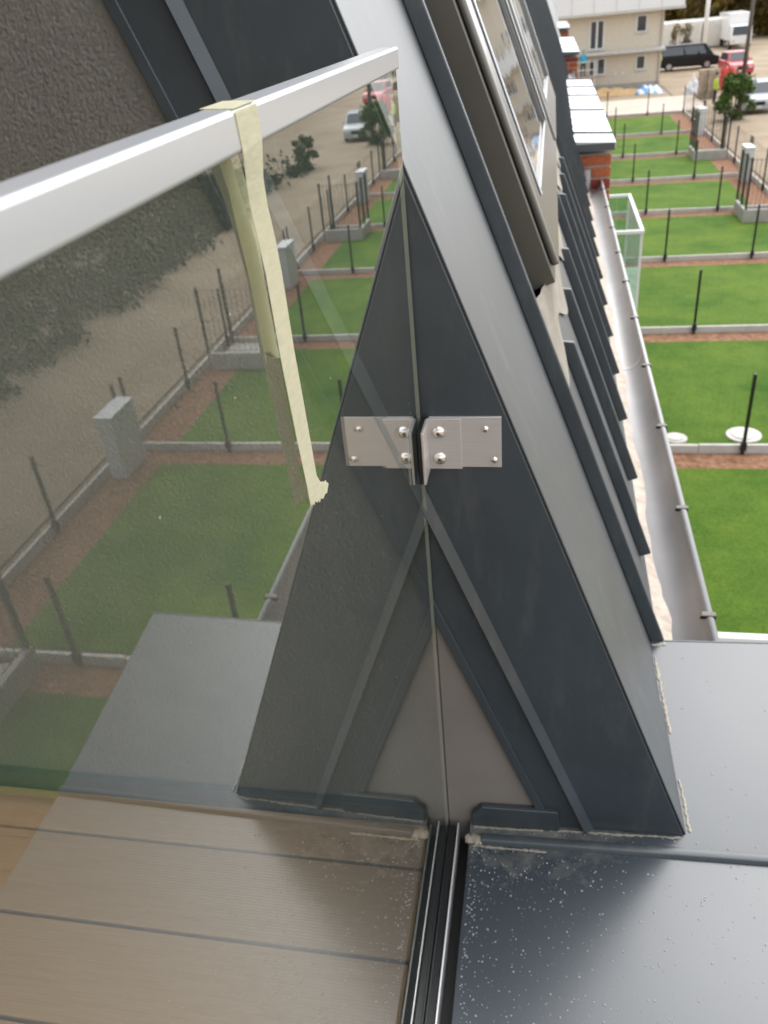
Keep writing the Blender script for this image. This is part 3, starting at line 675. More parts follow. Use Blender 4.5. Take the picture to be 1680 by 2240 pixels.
outR = [(0.3765, 1.0567), (0.3769, 1.0422), (0.3762, 1.0261), (0.379, 1.0135), (0.3841, 0.9966), (0.3864, 0.9793), (0.3884, 0.9379), (0.3916, 0.8908), (0.3935, 0.8600)]
PB(ribbon(outL, outR, [0.0086, 0.0086, 0.0066, 0.0056, 0.0051, 0.0049, 0.0047, 0.0047, 0.0048], 0.00016), 'hanging_strip', TAPE, tape, to)
tip = [(0.3740, 0.8622), (0.3752, 0.850), (0.3765, 0.8512), (0.3782, 0.8489), (0.3800, 0.8498), (0.3818, 0.8470), (0.3838, 0.8483), (0.3860, 0.8466), (0.3884, 0.8447), (0.3903, 0.8455), (0.3921, 0.8425), (0.3950, 0.8436), (0.3975, 0.8418), (0.4000, 0.8405), (0.4040, 0.8410), (0.4089, 0.8391), (0.4112, 0.8408), (0.4143, 0.8424), (0.4120, 0.8447), (0.4104, 0.8452), (0.4096, 0.8475), (0.4060, 0.8484), (0.4030, 0.8505), (0.3985, 0.8530), (0.3935, 0.8602)]
PB(MB().prism([(0.0048, y, z) for y, z in tip], (-0.0003, 0, 0)), 'torn_end', TAPE, tape, to)
inL = [(0.3560, 1.0570), (0.3590, 1.0450), (0.363, 1.0361), (0.3626, 1.0224), (0.3631, 1.0074), (0.3668, 0.9855), (0.3707, 0.9440)]
inR = [(0.3850, 1.0570), (0.3870, 1.0450), (0.3888, 1.0334), (0.3881, 1.0173), (0.3873, 1.0016), (0.3874, 0.9748), (0.3922, 0.9390)]
PB(ribbon(inL, inR, [-0.0098, -0.0098, -0.0080, -0.0056, -0.0050, -0.0050, -0.0055], 0.00016), 'inner_strip', TAPE, tape, to)
tip2 = [(0.3707, 0.9440), (0.3711, 0.9385), (0.3735, 0.9425), (0.3760, 0.9438), (0.3790, 0.9405), (0.3825, 0.9368), (0.3870, 0.9352), (0.3905, 0.9338), (0.3932, 0.9331), (0.3922, 0.9390)]
PB(MB().prism([(-0.0055, y, z) for y, z in tip2], (-0.0002, 0, 0)), 'torn_end', TAPE, tape, to)
PB(MB().prism([(0.0078, 0.3470, 1.0576), (0.0078, 0.3765, 1.0576), (-0.0098, 0.3850, 1.0576), (-0.0098, 0.3560, 1.0576)], (0, 0, 0.0002)), 'rail_wrap', TAPE, tape, to)

# ================================================================== LOWER BALCONIES
def balcony(y0, y1, label):
    t = empty('lower_balcony', (0.9, (y0 + y1) / 2, -3.3), label, 'balcony', 'glass fronted balconies on the facade')
    org = t.location.copy(); x0, x1, zt, zb = 0.30, 1.50, -2.0, -3.25
    A = lambda mb, n, m, **k: PB(mb, n, m, t, org, **k)
    A(MB().box(x0, x1, y0, y1, zb - 0.18, zb), 'balcony_slab', CONCW, bevel=0.01)
    A(MB().box(x1 - 0.05, x1, y0, y1, zt - 0.05, zt), 'handrail', WHITEP, bevel=0.006)
    A(MB().box(x0, x1 - 0.051, y0, y0 + 0.05, zt - 0.05, zt), 'handrail', WHITEP, bevel=0.006)
    A(MB().box(x0, x1 - 0.051, y1 - 0.05, y1, zt - 0.05, zt), 'handrail', WHITEP, bevel=0.006)
    A(MB().box(x1 - 0.03, x1 - 0.02, y0 + 0.02, y1 - 0.02, zb + 0.03, zt - 0.052), 'glass_panel', BALGLASS)
    A(MB().box(x0, x1 - 0.04, y0 + 0.02, y0 + 0.03, zb + 0.03, zt - 0.052), 'glass_panel', BALGLASS)
    A(MB().box(x0, x1 - 0.04, y1 - 0.03, y1 - 0.02, zb + 0.03, zt - 0.052), 'glass_panel', BALGLASS)
    for yy in (y0 + 0.015, y1 - 0.055):
        A(MB().box(x1 - 0.046, x1 - 0.012, yy, yy + 0.034, zb, zt - 0.051), 'corner_post', WHITEP)
balcony(12.5, 15.0, 'white railed glass balcony projecting beside the gutter near the brick bay')
balcony(1.15, 3.66, 'lower balcony whose white handrail shows just beyond the dark sill')

# ================================================================== GARDEN FENCES
ORD = ['first', 'second', 'third', 'fourth', 'fifth', 'sixth', 'seventh', 'eighth', 'ninth', 'tenth', 'eleventh']
def wires(b, p, q, z0, z1, step=0.10, r=0.0022, hz=(0.1, 0.35, 0.75, 1.1)):
    p = Vector(p); q = Vector(q); L = (q - p).length; n = max(1, int(L / step))
    for i in range(n):
        a = p.lerp(q, i / n); b.cyl((a.x, a.y, z0), (a.x, a.y, z1), r, 3)
    for h in hz:
        b.cyl((p.x, p.y, z0 + h), (q.x, q.y, z0 + h), r * 1.3, 3)
    return b
post_me = None
def post(par, x, y, org, h=1.5):
    o = PB(MB().box(x - 0.026, x + 0.026, y - 0.026, y + 0.026, GZ, GZ + h), 'post', POST, par, org, bevel=0.004)
    PB(MB().box(x - 0.045, x + 0.045, y - 0.045, y + 0.045, GZ + 0.1, GZ + 0.26), 'post_foot', POST, par, org)
    return o
for i, yk in enumerate(KERB):
    n = i + 1
    t = empty('division_fence', (4, yk, GZ), 'black post fence on a concrete kerb, %s garden divider counted from the camera' % ORD[i], 'fence', 'fences dividing the gardens')
    org = t.location.copy()
    xx = 0.35
    while xx < 7.8:
        x2 = min(xx + 2.42, 7.85)
        PB(MB().box(xx, x2 - 0.012, yk - 0.03 + random.uniform(-.004, .004), yk + 0.035, GZ - 0.1, GZ + 0.17 + random.uniform(-.008, .008)), 'kerb_board', CONCW, t, org, bevel=0.006); xx += 2.42
    for x in (1.10, 3.48, 5.85): post(t, x, yk - 0.06, org, 1.5)
    PB(wires(MB(), (0.4, yk - 0.06, 0), (7.85, yk - 0.06, 0), GZ + 0.2, GZ + 1.45, 0.25, 0.0007), 'wire_mesh', POST, t, org, fix=False)
for i in range(len(KERB) - 1):
    ya, yb = KERB[i] + 0.08, KERB[i + 1] - 0.08
    t = empty('front_fence', (7.95, (ya + yb) / 2, GZ), 'black mesh fence along the dirt road, %s garden counted from the camera' % ORD[i], 'fence', 'fences along the dirt road')
    org = t.location.copy()
    PB(MB().box(7.92, 7.985, ya, yb, GZ - 0.1, GZ + 0.2), 'kerb_board', CONCW, t, org, bevel=0.006)
    for k in range(3): post(t, 7.88, ya + 0.1 + k * (yb - ya - 0.2) / 2, org, 1.5)
    PB(wires(MB(), (7.88, ya, 0), (7.88, yb, 0), GZ + 0.2, GZ + 1.45, 0.10, 0.002), 'wire_mesh', POST, t, org, fix=False)
# bin enclosures at every second divider
for i, y1 in enumerate((7.0, 18.85, 30.6, 41.95)):
    y0 = y1 - 1.65; x0, x1 = 6.35, 7.75
    t = empty('bin_enclosure', (7, y0, GZ), 'black barred bin enclosure on grey concrete base, %s from the camera' % ORD[i], 'enclosure', 'bin enclosures in the garden corners')
    org = t.location.copy()
    PB(MB().box(x0, x1, y0, y0 + 0.12, GZ - 0.1, GZ + 0.42), 'base_wall', CONC, t, org, bevel=0.01)
    PB(MB().box(x0, x0 + 0.12, y0 + 0.121, y1, GZ - 0.1, GZ + 0.42), 'base_wall', CONC, t, org, bevel=0.01)
    PB(MB().box(x0 + 0.121, x1, y0 + 0.121, y1, GZ - 0.05, GZ + 0.06), 'floor_slab', CONC, t, org)
    for (x, y) in ((x0 + 0.06, y0 + 0.06), (x1, y0 + 0.06), (x0 + 0.06, y1 - 0.05), (x1, y1 - 0.05), (x0 + 0.06, (y0 + y1) / 2)):
        PB(MB().box(x - 0.03, x + 0.03, y - 0.03, y + 0.03, GZ + 0.05, GZ + 2.0), 'post', POST, t, org)
    b = MB()
    wires(b, (x0 + .06, y0 + .06, 0), (x1, y0 + .06, 0), GZ + 0.45, GZ + 1.95, 0.13, 0.006, hz=(0.03, 0.75, 1.47))
    wires(b, (x0 + .06, y0 + .06, 0), (x0 + .06, y1, 0), GZ + 0.45, GZ + 1.95, 0.13, 0.006, hz=(0.03, 0.75, 1.47))
    PB(b, 'bar_panel', POST, t, org, fix=False)
for i, yc in enumerate((12.45, 23.9, 35.7, 47.6)):
    t = empty('meter_box', (7.65, yc, GZ), 'pale grey utility meter box by the fence, %s from the camera' % ORD[i], 'utility box', 'meter boxes along the fence')
    org = t.location.copy()
    PB(MB().box(7.48, 7.80, yc - 0.45, yc + 0.45, GZ - 0.05, GZ + 1.22), 'cabinet', STUFF_WHITE, t, org, bevel=0.01)
    PB(MB().box(7.46, 7.82, yc - 0.47, yc + 0.47, GZ + 1.225, GZ + 1.27), 'lid', STUFF_WHITE, t, org, bevel=0.01)
    PB(MB().box(7.471, 7.479, yc - 0.40, yc + 0.40, GZ + 0.30, GZ + 1.15), 'door', STUFF_WHITE, t, org, bevel=0.003)
for i, (x, y, lab) in enumerate(((2.45, 13.62, 'smaller pale round well cover beside the gutter at the garden kerb'), (3.62, 13.75, 'larger pale round well cover behind the fence post'))):
    r = (0.20, 0.30)[i]
    t = empty('well_cover', (x, y, GZ), lab, 'cover', 'round well covers in the grass'); org = t.location.copy()
    PB(MB().cyl((x, y, GZ - 0.05), (x, y, GZ + 0.07), r, 28), 'cover_disc', CONCW, t, org, bevel=0.01)
    PB(MB().cyl((x, y, GZ + 0.071), (x, y, GZ + 0.085), r * 0.7, 24), 'cover_boss', CONCW, t, org)

# ================================================================== END BUILDING
bd = empty('apartment_building', (0, 80, GZ), 'beige rendered apartment block under construction behind the gardens', 'building')
org = bd.location.copy(); A = lambda mb, n, m, **k: PB(mb, n, m, bd, org, **k)
BY = 73.0; BX0, BX1 = -16.0, 8.3
A(MB().box(BX0, BX1, BY, BY + 11, GZ - 0.2, 4.2), 'wall', FACADE)
A(MB().box(BX0 - 0.3, BX1 + 0.15, BY - 1.0, BY + 0.0, -3.66, -3.46), 'balcony_slab', CONCW, bevel=0.02)
A(MB().box(BX0 - 0.3, BX1 + 1.3, BY - 1.2, BY + 0.0, -1.06, -0.86), 'balcony_slab', CONCW, bevel=0.02)
A(MB().box(BX0 - 0.3, BX1 + 1.25, BY - 1.15, BY - 1.05, -0.855, 0.25), 'balcony_parapet', WHITEP)
A(MB().box(BX0 - 0.4, BX1 + 0.5, BY - 0.5, BY + 11.4, 4.21, 4.5), 'roof_slab', CONCW)
A(MB().box(BX0, BX1 + 0.02, BY - 0.03, BY, GZ, GZ + 0.25), 'plinth', CONC)
def win(x0, x1, z0, z1, mull):
    f = MB(); t = 0.09; y = BY - 0.05
    f.box(x0, x1, y, BY + 0.0, z0, z0 + t); f.box(x0, x1, y, BY, z1 - t, z1); f.box(x0, x0 + t, y, BY, z0 + t, z1 - t); f.box(x1 - t, x1, y, BY, z0 + t, z1 - t)
    for i in range(mull):
        xm = x0 + (x1 - x0) * (i + 1) / (mull + 1); f.box(xm - t * .8, xm + t * .8, y, BY, z0 + t, z1 - t)
    o = A(f, 'window_frame', WHITEP)
    p = MB().box(x0 + t, x1 - t, BY - 0.02, BY - 0.005, z0 + t, z1 - t).build('pane', DGLASS); p.parent = o
    s = MB().box(x0 - 0.08, x1 + 0.08, BY - 0.12, BY, z0 - 0.07, z0 - 0.005).build('window_sill', CONCW); s.parent = o
win(2.93, 4.0, -3.3, -1.35, 1); win(6.3, 7.1, -2.4, -1.25, 0); win(6.45, 7.17, -4.9, -3.9, 0); win(2.95, 4.2, -5.05, -3.88, 1)
win(-1.5, -0.3, -3.3, -1.35, 1); win(-1.5, -0.3, -5.1, -3.88, 1); win(-6, -4.8, -3.3, -1.35, 1); win(2.9, 4.4, -0.8, 1.4, 1); win(6.0, 7.2, -0.8, 1.4, 1); win(-1.5, -0.3, -0.8, 1.4, 1)
for k in range(13): A(MB().cyl((BX1 - 0.2 - k * 1.5, BY - 0.93, -3.46), (BX1 - 0.2 - k * 1.5, BY - 0.93, -3.40), 0.02, 6), 'slab_bracket', CONC)
A(MB().cyl((BX1 - 0.15, BY - 0.06, GZ), (BX1 - 0.15, BY - 0.06, -1.1), 0.05, 10), 'downpipe', GUTTER)
for k in range(9): A(MB().box(BX1 + 1.2 - k * 1.6, BX1 + 1.23 - k * 1.6, BY - 1.165, BY - 1.151, -0.85, 0.25), 'parapet_joint', CONC)
A(MB().box(BX0, BX1 + 0.012, BY - 0.012, BY - 0.001, -3.80, -3.67), 'string_course', CONCW)
for x in (5.0, 5.55):
    A(MB().cyl((x, BY, -5.05), (x, BY - 0.06, -5.05), 0.10, 14), 'wall_vent', WHITEP)

# ================================================================== SITE CLUTTER
def wobble_pile(name, label, cat, c, rx, ry, h, mats, seed):
    random.seed(seed); n = 22; b = MB(); vs = []; fs = []
    for j in range(n + 1):
        for i in range(n + 1):
            u, v = i / n * 2 - 1, j / n * 2 - 1; d = math.hypot(u, v)
            z = max(0, 1 - d * d) * h * (0.6 + 0.5 * math.sin(u * 7 + seed) * math.cos(v * 6)) + random.uniform(0, .12) * h * (d < 1)
            vs.append((c[0] + u * rx, c[1] + v * ry, GZ + 0.0 + max(0.0, z) + (0.03 if d < 1 else -0.05)))
    for j in range(n):
        for i in range(n): a = j * (n + 1) + i; b.mi.append(int(len(mats) * (0.5 + 0.5 * math.sin(i * .9 + j * .3))) % len(mats)); fs.append((a, a + 1, a + n + 2, a + n + 1))
    b.v = vs; b.f = fs
    o = b.build(name, mats, None, smooth=True, fix=False); tag(o, label, cat); return o
BLUE = mat('blue_tarp', (0.16, 0.36, 0.62), rough=0.4); WTARP = mat('white_tarp', (0.72, 0.73, 0.74), rough=0.4)
wobble_pile('tarp_pile', 'crumpled blue and white plastic sheeting on the ground by the beige building', 'tarp', (7.1, 68.7), 1.0, 1.1, 0.45, [WTARP, BLUE], 4)
wobble_pile('sand_heap', 'low ochre sand heap along the foot of the beige building', 'sand', (4.3, 69.2), 2.4, 1.6, 0.35, [mat('ochre_sand', (0.45, 0.30, 0.15), rough=0.95, nscale=3, namt=0.15)], 9)
wobble_pile('bulk_bag', 'white bulk bag slumped beside the pallet stack', 'bag', (9.75, 65.5), 0.55, 0.55, 1.1, [WTARP], 2)
WOOD = mat('pallet_wood', (0.42, 0.34, 0.25), rough=0.9, nscale=6, namt=0.25)
b = MB()
for k in range(5): b.box(-0.6, 0.6, -0.4 + k * 0.175, -0.4 + k * 0.175 + 0.1, 0.115, 0.137)
for k in range(3): b.box(-0.6, 0.6, -0.4 + k * 0.35, -0.4 + k * 0.35 + 0.1, 0.0, 0.02)
for k in range(3):
    for j in range(3): b.box(-0.6 + k * 0.53, -0.6 + k * 0.53 + 0.14, -0.4 + j * 0.35, -0.3 + j * 0.35, 0.021, 0.114)
pal_me = b.mesh('pallet', WOOD)
for i in range(12):
    o = link('pallet', pal_me); o.location = (10.25 + random.uniform(-.05, .05), 62.6 + random.uniform(-.05, .05), GZ + 0.0 + i * 0.139); o.rotation_euler = (0, 0, random.uniform(-.06, .06))
    tag(o, ('lowest wooden pallet of the stack behind the gardens' if i == 0 else 'topmost wooden pallet of the stack behind the gardens' if i == 11 else 'wooden pallet, %s from the ground in the stack behind the gardens' % ORD[i]), 'pallet', 'stacked wooden pallets')
RED = mat('red_plastic', (0.62, 0.07, 0.06), rough=0.45)
t = empty('barrier', (11.95, 65.8, GZ), 'bright red plastic barrier panel standing beside the parked red car', 'barrier'); org = t.location.copy()
random.seed(5); vs = []; fs = []
for j in range(9):
    for i in range(13):
        vs.append((11.45 + i / 12 * 1.0, 65.8 + 0.12 * math.sin(i * 1.1) + 0.02 * j, GZ + 0.05 + j / 8 * 1.35 - 0.05 * math.sin(i * .8) * (j == 8)))
for j in range(8):
    for i in range(12): a = j * 13 + i; fs.append((a, a + 1, a + 14, a + 13))
o = PB(MB().add(vs, fs), 'sheet', RED, t, org, smooth=True, fix=False); so_ = o.modifiers.new('t', 'SOLIDIFY'); so_.thickness = 0.03
for x in (11.43, 12.47): PB(MB().cyl((x, 65.85, GZ), (x, 65.85, GZ + 1.5), 0.03, 8), 'stake', WOOD, t, org)
o = MB().cyl((10.55, 53.3, GZ - 0.2), (10.55, 53.3, -0.2), 0.13, 12, 0.10).build('utility_pole', BARK, smooth=True); tag(o, 'weathered timber utility pole beside the green bush and silver car', 'pole')
t = empty('lamp_mast', (13.9, 90, GZ), 'tall white mast standing in front of the white site containers', 'mast'); org = t.location.copy()
PB(MB().cyl((13.9, 90, GZ), (13.9, 90, 2.0), 0.20, 14, 0.16), 'mast_tube', WHITEP, t, org, smooth=True); PB(MB().box(13.6, 14.2, 89.9, 90.2, 2.0, 2.4), 'lamp_head', CONC, t, org)
t = empty('work_platform', (1.9, 72.0, GZ), 'timber work platform at the beige facade with white guard rail', 'platform'); org = t.location.copy()
PB(MB().box(0.4, 3.4, 71.3, 72.7, -5.05, -4.97), 'boards', WOOD, t, org)
for x in (0.45, 3.35):
    for y in (71.35, 72.65): PB(MB().cyl((x, y, GZ), (x, y, -3.9), 0.03, 8), 'standard', WHITEP, t, org)
for z in (-4.5, -3.95): PB(MB().cyl((0.4, 71.35, z), (3.4, 71.35, z), 0.025, 8), 'guard_rail', WHITEP, t, org)
CONT = mat('container_white', (0.74, 0.72, 0.66), rough=0.5, nscale=2, namt=0.06); CDARK = mat('container_seam', (0.2, 0.2, 0.2), rough=0.6)
for i, (x0, x1, lab) in enumerate(((10.8, 13.0, 'leftmost white site container next to the beige building'), (13.15, 16.0, 'middle white site container behind the white mast'), (16.15, 18.6, 'rightmost white site container beside the box truck'))):
    t = empty('site_container', ((x0 + x1) / 2, 107, GZ), lab, 'container', 'white site containers'); org = t.location.copy()
    b = MB()
    for k in range(int((x1 - x0) / 0.3)): b.box(x0 + k * .3 + .05, x0 + k * .3 + .2, 105.93, 105.99, GZ + 0.25, GZ + 2.35)
    PB(MB().box(x0, x1, 106, 112, GZ + 0.1, GZ + 2.6), 'shell', CONT, t, org, bevel=0.04); PB(b, 'corrugation', CONT, t, org); PB(MB().box(x0 + .1, x1 - .1, 106.1, 111.9, GZ - .05, GZ + .1), 'skid', CDARK, t, org)

# ------------------------------------------------------------------ vehicles (front looks along -Y in local space)
def paint(name, c): return mat(name, c, rough=0.3, spec=0.6, coat=0.6)
def wheel(par, x, y, r, wd):
    o = MB().cyl((x - wd / 2, y, r), (x + wd / 2, y, r), r, 20).build('wheel', TYRE, par, bevel=0.03)
    MB().cyl((x - wd / 2 - 0.01, y, r), (x + wd / 2 + 0.01, y, r), r * 0.62, 16).build('rim', RIM, o)
def car(name, label, loc, rz, L, W, H, prof, cabin, pm, cat='car', hub=None):
    t = empty(name, loc, label, cat, None, rz)
    bodyb = MB().prism([(-W / 2, y * L, z * H) for y, z in prof], (W, 0, 0)).build('body', pm, t, bevel=0.07, seg=3)
    ci = 0.10
    # tapered greenhouse
    n = len(cabin); zmin = min(z for _, z in cabin); zmax = max(z for _, z in cabin); vs = []
    for sx in (-1, 1):
        for y, z in cabin:
            k = 1 - 0.14 * (z - zmin) / (zmax - zmin); vs.append((sx * (W / 2 - 0.03) * k, y * L, z * H))
    MB().add(vs, [tuple(range(n - 1, -1, -1)), tuple(range(n, 2 * n))] + [(i, (i + 1) % n, n + (i + 1) % n, n + i) for i in range(n)]).build('cabin', pm, t, bevel=0.05, seg=2)
    # glass: windscreen, rear, sides, set just proud of the cabin
    def quad(ps, nm):
        c = sum((Vector(p) for p in ps), Vector()) / 4; nrm = (Vector(ps[1]) - Vector(ps[0])).cross(Vector(ps[2]) - Vector(ps[0])).normalized()
        if nrm.dot(c - Vector((0, 0, zmin * H))) < 0: nrm = -nrm
        MB().prism([Vector(p) for p in ps], nrm * 0.015).build(nm, DGLASS, t)
    def cs(i, sx, f=1.0):
        y, z = cabin[i]; k = 1 - 0.14 * (z - zmin) / (zmax - zmin); return Vector((sx * (W / 2 - 0.03) * k * f, y * L, z * H))
    quad([cs(0, -1, .88).lerp(cs(1, -1, .88), .08), cs(0, 1, .88).lerp(cs(1, 1, .88), .08), cs(0, 1, .88).lerp(cs(1, 1, .88), .88), cs(0, -1, .88).lerp(cs(1, -1, .88), .88)], 'windscreen')
    quad([cs(3, -1, .85).lerp(cs(2, -1, .85), .15), cs(3, 1, .85).lerp(cs(2, 1, .85), .15), cs(3, 1, .85).lerp(cs(2, 1, .85), .88), cs(3, -1, .85).lerp(cs(2, -1, .85), .88)], 'rear_window')
    for sx in (-1, 1):
        a, b_, c, d = cs(0, sx), cs(1, sx), cs(2, sx), cs(3, sx)
        for f0, f1 in ((0.12, 0.48), (0.53, 0.92)):
            lo0, lo1 = a.lerp(d, f0), a.lerp(d, f1); hi0, hi1 = b_.lerp(c, max(0.03, f0 - .05)), b_.lerp(c, f1)
            quad([lo0.lerp(hi0, .15), lo1.lerp(hi1, .15), lo1.lerp(hi1, .85), lo0.lerp(hi0, .85)], 'side_window')
    r = 0.32 if hub is None else hub
    for sx in (-1, 1):
        for y in (-0.31 * L, 0.30 * L): wheel(t, sx * (W / 2 - 0.09), y, r, 0.21)
        yf = min(y for y, z in prof) * L
        MB().box(sx * W * .33 - .17, sx * W * .33 + .17, yf - 0.015, yf + 0.03, H * .36, H * .44).build('headlight', LAMP, t)
        MB().box(sx * W / 2 - .06 + sx * .08, sx * W / 2 + .06 + sx * .08, -0.17 * L, -0.17 * L + .1, H * .60, H * .70).build('mirror', pm, t, bevel=0.02)
    MB().box(-0.26, 0.26, yf - 0.03, yf + 0.01, H * .20, H * .27).build('number_plate', PLATE, t)
    MB().box(-W * .22, W * .22, yf - 0.012, yf + 0.02, H * .30, H * .42).build('grille', TYRE, t)
    return t
HATCH = [(-.5, .14), (-.5, .42), (-.47, .52), (-.22, .62), (.46, .62), (.5, .50), (.5, .16)]; HCAB = [(-.24, .60), (-.08, .99), (.38, .97), (.47, .60)]
car('parked_car', 'silver grey car parked beside the green bush on the dirt road', (11.75, 55.6, GZ), RAD(-6), 4.3, 1.78, 1.5, HATCH, HCAB, paint('silver_paint', (0.42, 0.45, 0.48)))
car('parked_car', 'red car facing the gardens, in front of the white truck', (14.3, 76.0, GZ), RAD(4), 4.2, 1.72, 1.62, HATCH, HCAB, paint('red_paint', (0.50, 0.035, 0.05)))
VAN = [(-.5, .12), (-.5, .46), (-.40, .54), (.5, .54), (.5, .14)]; VCAB = [(-.41, .53), (-.26, .985), (.485, .985), (.498, .53)]
car('parked_van', 'black van parked side-on beside the beige building', (11.6, 83.5, GZ), RAD(90), 5.1, 1.95, 1.95, VAN, VCAB, mat('black_paint', (0.006, 0.006, 0.008), rough=0.35, spec=0.3), 'van', 0.34)
# box truck
t = empty('box_truck', (19.0, 103, GZ), 'white box truck with its cab facing the gardens', 'truck'); WP = paint('truck_white', (0.82, 0.82, 0.82))
MB().box(-1.1, 1.1, -1.2, 4.6, 0.75, 3.15).build('cargo_box', WP, t, bevel=0.03)
MB().prism([(-1.0, -2.9, .45), (-1.0, -2.95, 1.2), (-1.0, -2.5, 2.1), (-1.0, -1.25, 2.2), (-1.0, -1.25, .45)], (2.0, 0, 0)).build('cab', WP, t, bevel=0.08, seg=3)
MB().prism([(-.88, -2.955, 1.27), (.88, -2.955, 1.27), (.80, -2.57, 2.02), (-.80, -2.57, 2.02)], (0, -0.02, 0.01)).build('windscreen', DGLASS, t)
for sx in (-1, 1):
    MB().box(sx * .75 - .16, sx * .75 + .16, -3.0, -2.93, .68, .86).build('headlight', LAMP, t)
    for y in (-2.1, 3.2): wheel(t, sx * .9, y, 0.42, 0.26)
MB().box(-.27, .27, -3.0, -2.94, .5, .6).build('number_plate', PLATE, t)
MB().box(-.7, .7, -1.2, 4.5, .5, .74).build('chassis', TYRE, t)

# ------------------------------------------------------------------ people (tiny in the picture)
SKIN = mat('skin', (0.50, 0.32, 0.24), rough=0.6); TROU = mat('dark_trousers', (0.03, 0.032, 0.04), rough=0.9); HAIR = mat('dark_hair', (0.03, 0.02, 0.015), rough=0.7)
def person(loc, rz, label, jacket, hat):
    t = empty('person', loc, label, 'person', None, rz)
    J = {'p': (0, 0, .95, .13), 'w': (0, 0, 1.12, .14), 'c': (0, 0, 1.35, .16), 'n': (0, 0, 1.50, .06), 'h0': (0, -.01, 1.60, .085), 'h1': (0, -.015, 1.72, .095), 'h2': (0, -.005, 1.78, .06)}
    E = [('p', 'w'), ('w', 'c'), ('c', 'n'), ('n', 'h0'), ('h0', 'h1'), ('h1', 'h2')]
    for s, q in ((-1, 'l'), (1, 'r')):
        J.update({q + 'sh': (s * .19, 0, 1.42, .065), q + 'el': (s * .26, .03, 1.15, .05), q + 'wr': (s * .22, -.14, .96, .035), q + 'ha': (s * .21, -.2, .90, .04),
                  q + 'hi': (s * .10, 0, .90, .10), q + 'kn': (s * .12, -.03 * s, .50, .07), q + 'an': (s * .13, .02 + .03 * s, .09, .05), q + 'to': (s * .15, -.14 + .03 * s, .04, .04)})
        E += [('c', q + 'sh'), (q + 'sh', q + 'el'), (q + 'el', q + 'wr'), (q + 'wr', q + 'ha'), ('p', q + 'hi'), (q + 'hi', q + 'kn'), (q + 'kn', q + 'an'), (q + 'an', q + 'to')]
    ks = list(J); me = bpy.data.meshes.new('skeleton'); me.from_pydata([J[k][:3] for k in ks], [(ks.index(a), ks.index(b)) for a, b in E], [])
    tmp = bpy.data.objects.new('tmp', me); COL.objects.link(tmp); sk = tmp.modifiers.new('s', 'SKIN'); ss = tmp.modifiers.new('u', 'SUBSURF'); ss.levels = 1
    for i, k in enumerate(ks): me.skin_vertices[0].data[i].radius = (J[k][3], J[k][3] * (.75 if k in 'pwc' else 1))
    me.skin_vertices[0].data[ks.index('p')].use_root = True
    dg = bpy.context.evaluated_depsgraph_get(); bm_ = bpy.data.meshes.new_from_object(tmp.evaluated_get(dg)); bm_.name = 'body'
    bpy.data.objects.remove(tmp); bm_.materials.clear()
    for m in (SKIN, jacket, TROU): bm_.materials.append(m)
    for p in bm_.polygons:
        z = p.center.z; p.use_smooth = True
        p.material_index = 0 if z > 1.49 or (z < .95 and p.center.y < -.13 and z > .8) else (1 if z > .88 else 2)
    link('body', bm_, t)
    MB().dome((0, -.005, 1.70), .115, .13, 14, 5).build('headwear', hat, t, smooth=True)
    for s in (-1, 1): MB().dome((s * .035, -.105, 1.695), .012, .008, 6, 2, Vector((0, -1, 0))).build('eye', TROU, t)
    MB().dome((0, -.10, 1.66), .014, .025, 6, 3, Vector((0, -1, 0))).build('nose', SKIN, t)
    return t
CYAN = mat('cyan_jacket', (0.02, 0.38, 0.52), rough=0.7); HIVIS = mat('hi_vis', (0.45, 0.62, 0.06), rough=0.7); HELM = mat('white_helmet', (0.8, 0.8, 0.8), rough=0.3)
person((2.5, 71.9, -4.97), RAD(20), 'person in a bright cyan jacket on the platform at the beige facade', CYAN, CYAN)
person((9.0, 80.4, GZ), RAD(-60), 'person in a yellow green vest and white helmet at the rear of the black van', HIVIS, HELM)
person((10.05, 58.6, GZ), RAD(100), 'person in a yellow green vest walking between pallets and bush', HIVIS, HAIR)

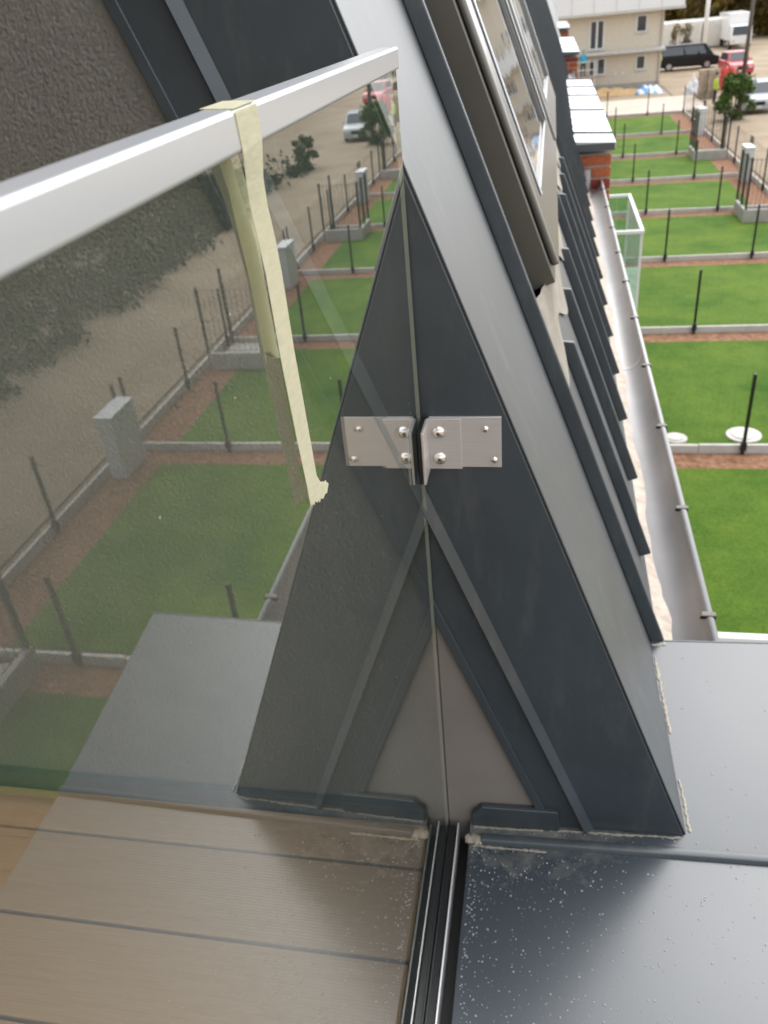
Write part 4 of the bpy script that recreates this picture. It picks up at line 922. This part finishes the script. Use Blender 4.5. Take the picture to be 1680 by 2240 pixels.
# ------------------------------------------------------------------ vegetation
def leaves(b, c, rad, n, size, mi=0, flat=1.0):
    for _ in range(n):
        while True:
            u = Vector((random.uniform(-1, 1), random.uniform(-1, 1), random.uniform(-1, 1)))
            if u.length < 1: break
        u = u * (0.55 + 0.45 * random.random())
        p = Vector((c[0] + u.x * rad[0], c[1] + u.y * rad[1], c[2] + u.z * rad[2]))
        a = Vector((random.gauss(0, 1), random.gauss(0, 1), random.gauss(0, 1))).normalized(); e = a.orthogonal().normalized(); g_ = a.cross(e)
        s = size * random.uniform(.6, 1.4)
        b.add([p - e * s, p - g_ * s * .5, p + e * s, p + g_ * s * .5], [(0, 1, 2, 3)], mi)
random.seed(11)
b = MB()
for _ in range(1500):
    x = 12.6 + random.random() ** 1.15 * 20; y = random.uniform(-4, 44); h = random.uniform(.15, .5) + 0.05 * (x - 13) * random.random() + (random.random() < .12) * random.uniform(.3, 1.5)
    leaves(b, (x, y, GZ + h * .5), (random.uniform(.5, 1.3), random.uniform(.5, 1.3), h * .6), 60, 0.11)
o = b.build('undergrowth', LEAFG, fix=False); tag(o, 'wild dark green undergrowth beyond the dirt road, mirrored in the glass', 'undergrowth', kind='stuff')
b = MB()
for _ in range(90):
    x = random.uniform(4, 62); y = random.uniform(114, 136); h = random.uniform(7, 13); base = GZ
    b.cyl((x, y, base), (x + random.uniform(-.5, .5), y, base + h * .7), .18, 6, .07, mi=1)
    for k in range(9):
        a = random.uniform(0, 6.28); rr = random.uniform(0, 2.6); zz = base + h * random.uniform(.02, 1)
        leaves(b, (x + rr * math.cos(a), y + rr * math.sin(a), zz), (1.8, 1.8, 1.5), 90, 0.34)
o = b.build('autumn_wood', [LEAFA, BARK], fix=False); tag(o, 'mass of olive and ochre autumn trees behind the site containers', 'wood', kind='stuff')
def bush(loc, r, h, n, label, name='bush', leafm=LEAFB):
    t = empty(name, loc, label, 'bush' if name == 'bush' else 'tree')
    tr = MB(); crown = MB()
    for k in range(7):
        a = k * .9; p = (math.cos(a) * r * .5, math.sin(a) * r * .5, h * random.uniform(.45, .8)); tr.cyl((0, 0, -.05), p, .035, 6, .012)
    for k in range(26):
        a = random.uniform(0, 6.28); q = random.random() ** .5 * r * .8; z = h * random.uniform(.04, .88); f = 1 - .45 * abs(z / h - .35)
        leaves(crown, (math.cos(a) * q * f, math.sin(a) * q * f, z), (r * .34, r * .34, h * .16), n // 26, .09)
    tr.build('stem', BARK, t); crown.build('crown', leafm, t, fix=False)
bush((10.05, 52.0, GZ), 1.25, 2.3, 3600, 'round green bush between the utility pole and the silver car')
bush((12.2, 93, GZ), 1.2, 3.4, 1600, 'thin leafy sapling in front of the white site containers', 'sapling', LEAFA)
bush((12.7, 45.0, GZ), .8, 1.6, 1500, 'small low shrub at the road edge right of the garden fence')
